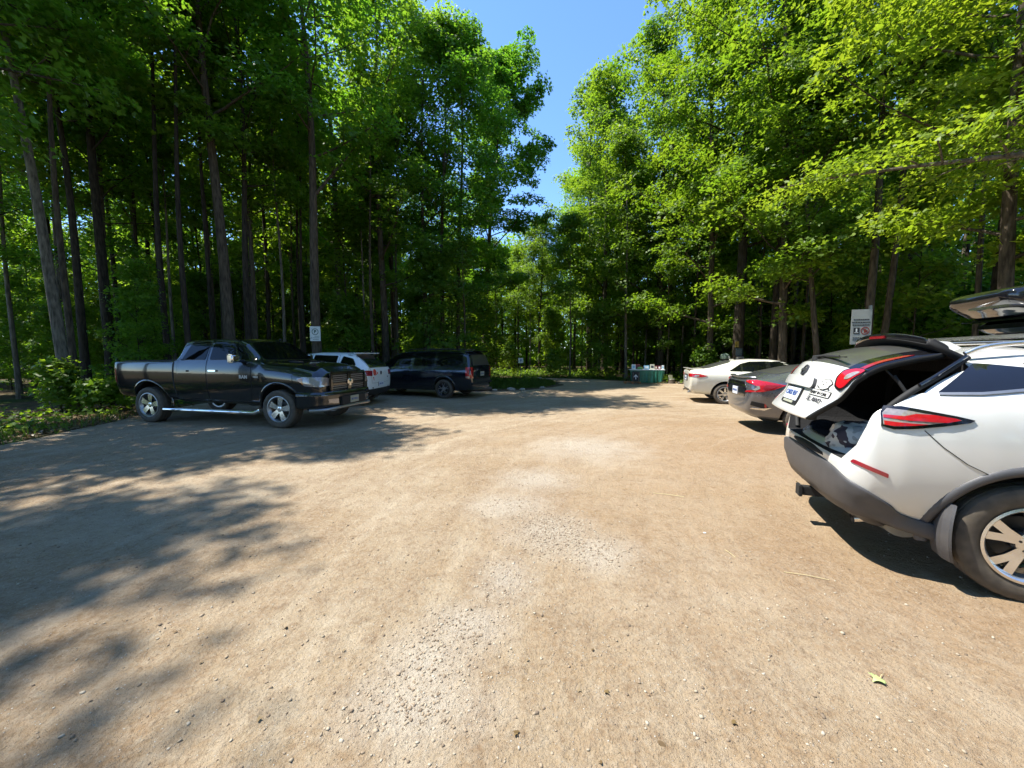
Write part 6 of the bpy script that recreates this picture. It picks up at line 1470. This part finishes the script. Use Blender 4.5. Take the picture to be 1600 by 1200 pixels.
for sx in (-.15, .15): mb.box(sx-.015, sx+.015, .02, .05, 0, .60, T=Matrix.Rotation(R(14), 4, 'X')); mb.box(sx-.015, sx+.015, -.012, .012, 0, .15, T=T_)
mb.build('stand', ['post_wood'], r)
r = thing('wooden_pallet', 'low orange-brown wooden pallet under the arrow sign', 'pallet', tpos(-.80, -.5, 0), TR)
mb = MB()
for k in range(5): mb.box(-.42, .42, -.30+k*.13, -.20+k*.13, .075, .095)
for k in (-.38, 0, .38): mb.box(k-.04, k+.04, -.30, .32, 0, .075)
mb.build('boards', ['orange_wood'], r, bevel=.004)
r = thing('stump_stool', 'dark wooden block with a pale cracked board on it right of the green table', 'stump', (8.62, 20.75, 0), .4)
MB().lathe([(.001, 0), (.21, 0), (.18, .08), (.17, .22), (.001, .22)], 16).build('stump', ['log'], r, 40)
MB().box(-.14, .14, -.10, .10, .222, .25).build('board', ['paper_cream'], r, bevel=.006); MB().box(-.13, .13, .06, .09, .25, .46).build('back_board', ['paper_cream'], r, bevel=.006)
mb = MB(); mb.tube(catmull([(8.9, 20.6, .05), (9.5, 20.3, .12), (10.3, 20.2, .35), (10.9, 20.0, .55)], 5), [.05]*8+[.04]*8, 8); tag(mb.build('fallen_branch', ['bark_pale'], None, 60), 'pale fallen branch lying right of the green covered table', 'branch')

# ================================================================== CAMERA AND LIGHT
cam = bpy.data.cameras.new('camera'); co = link(bpy.data.objects.new('camera', cam)); scene.camera = co
cam.sensor_width = 36; cam.lens = 601/1600*36; cam.clip_end = 1200; cam.clip_start = .05
co.location = (0, 0, 1.6); co.rotation_euler = (R(90)-math.atan(47/601), 0, 0)
EL = R(63); SX, SY = -.99, .13
w = bpy.data.worlds.new('World'); scene.world = w; w.use_nodes = True; N, L = w.node_tree.nodes, w.node_tree.links
sky = N.new('ShaderNodeTexSky'); sky.sky_type = 'NISHITA'; sky.sun_disc = False; sky.sun_elevation = EL; sky.sun_rotation = math.atan2(SX, SY); sky.air_density = 1.0; sky.dust_density = 0; sky.ozone_density = 10
L.new(sky.outputs[0], N['Background'].inputs[0]); N['Background'].inputs[1].default_value = .15
sl = bpy.data.lights.new('sun', 'SUN'); sl.energy = 4.6; sl.angle = R(.53); sl.color = (1, .955, .87); so = link(bpy.data.objects.new('sun', sl))
k = math.cos(EL)/math.hypot(SX, SY); so.rotation_euler = Vector((SX*k, SY*k, math.sin(EL))).to_track_quat('Z', 'Y').to_euler(); so.location = (-30, -4, 60)
scene.view_settings.view_transform = 'Standard'; scene.view_settings.look = 'None'; scene.view_settings.exposure = 1.25; scene.view_settings.gamma = 1
cy = scene.cycles; cy.max_bounces = 8; cy.diffuse_bounces = 4; cy.glossy_bounces = 3; cy.transmission_bounces = 5; cy.transparent_max_bounces = 4
cy.use_adaptive_sampling = True; cy.adaptive_threshold = .015; cy.caustics_reflective = False; cy.caustics_refractive = False
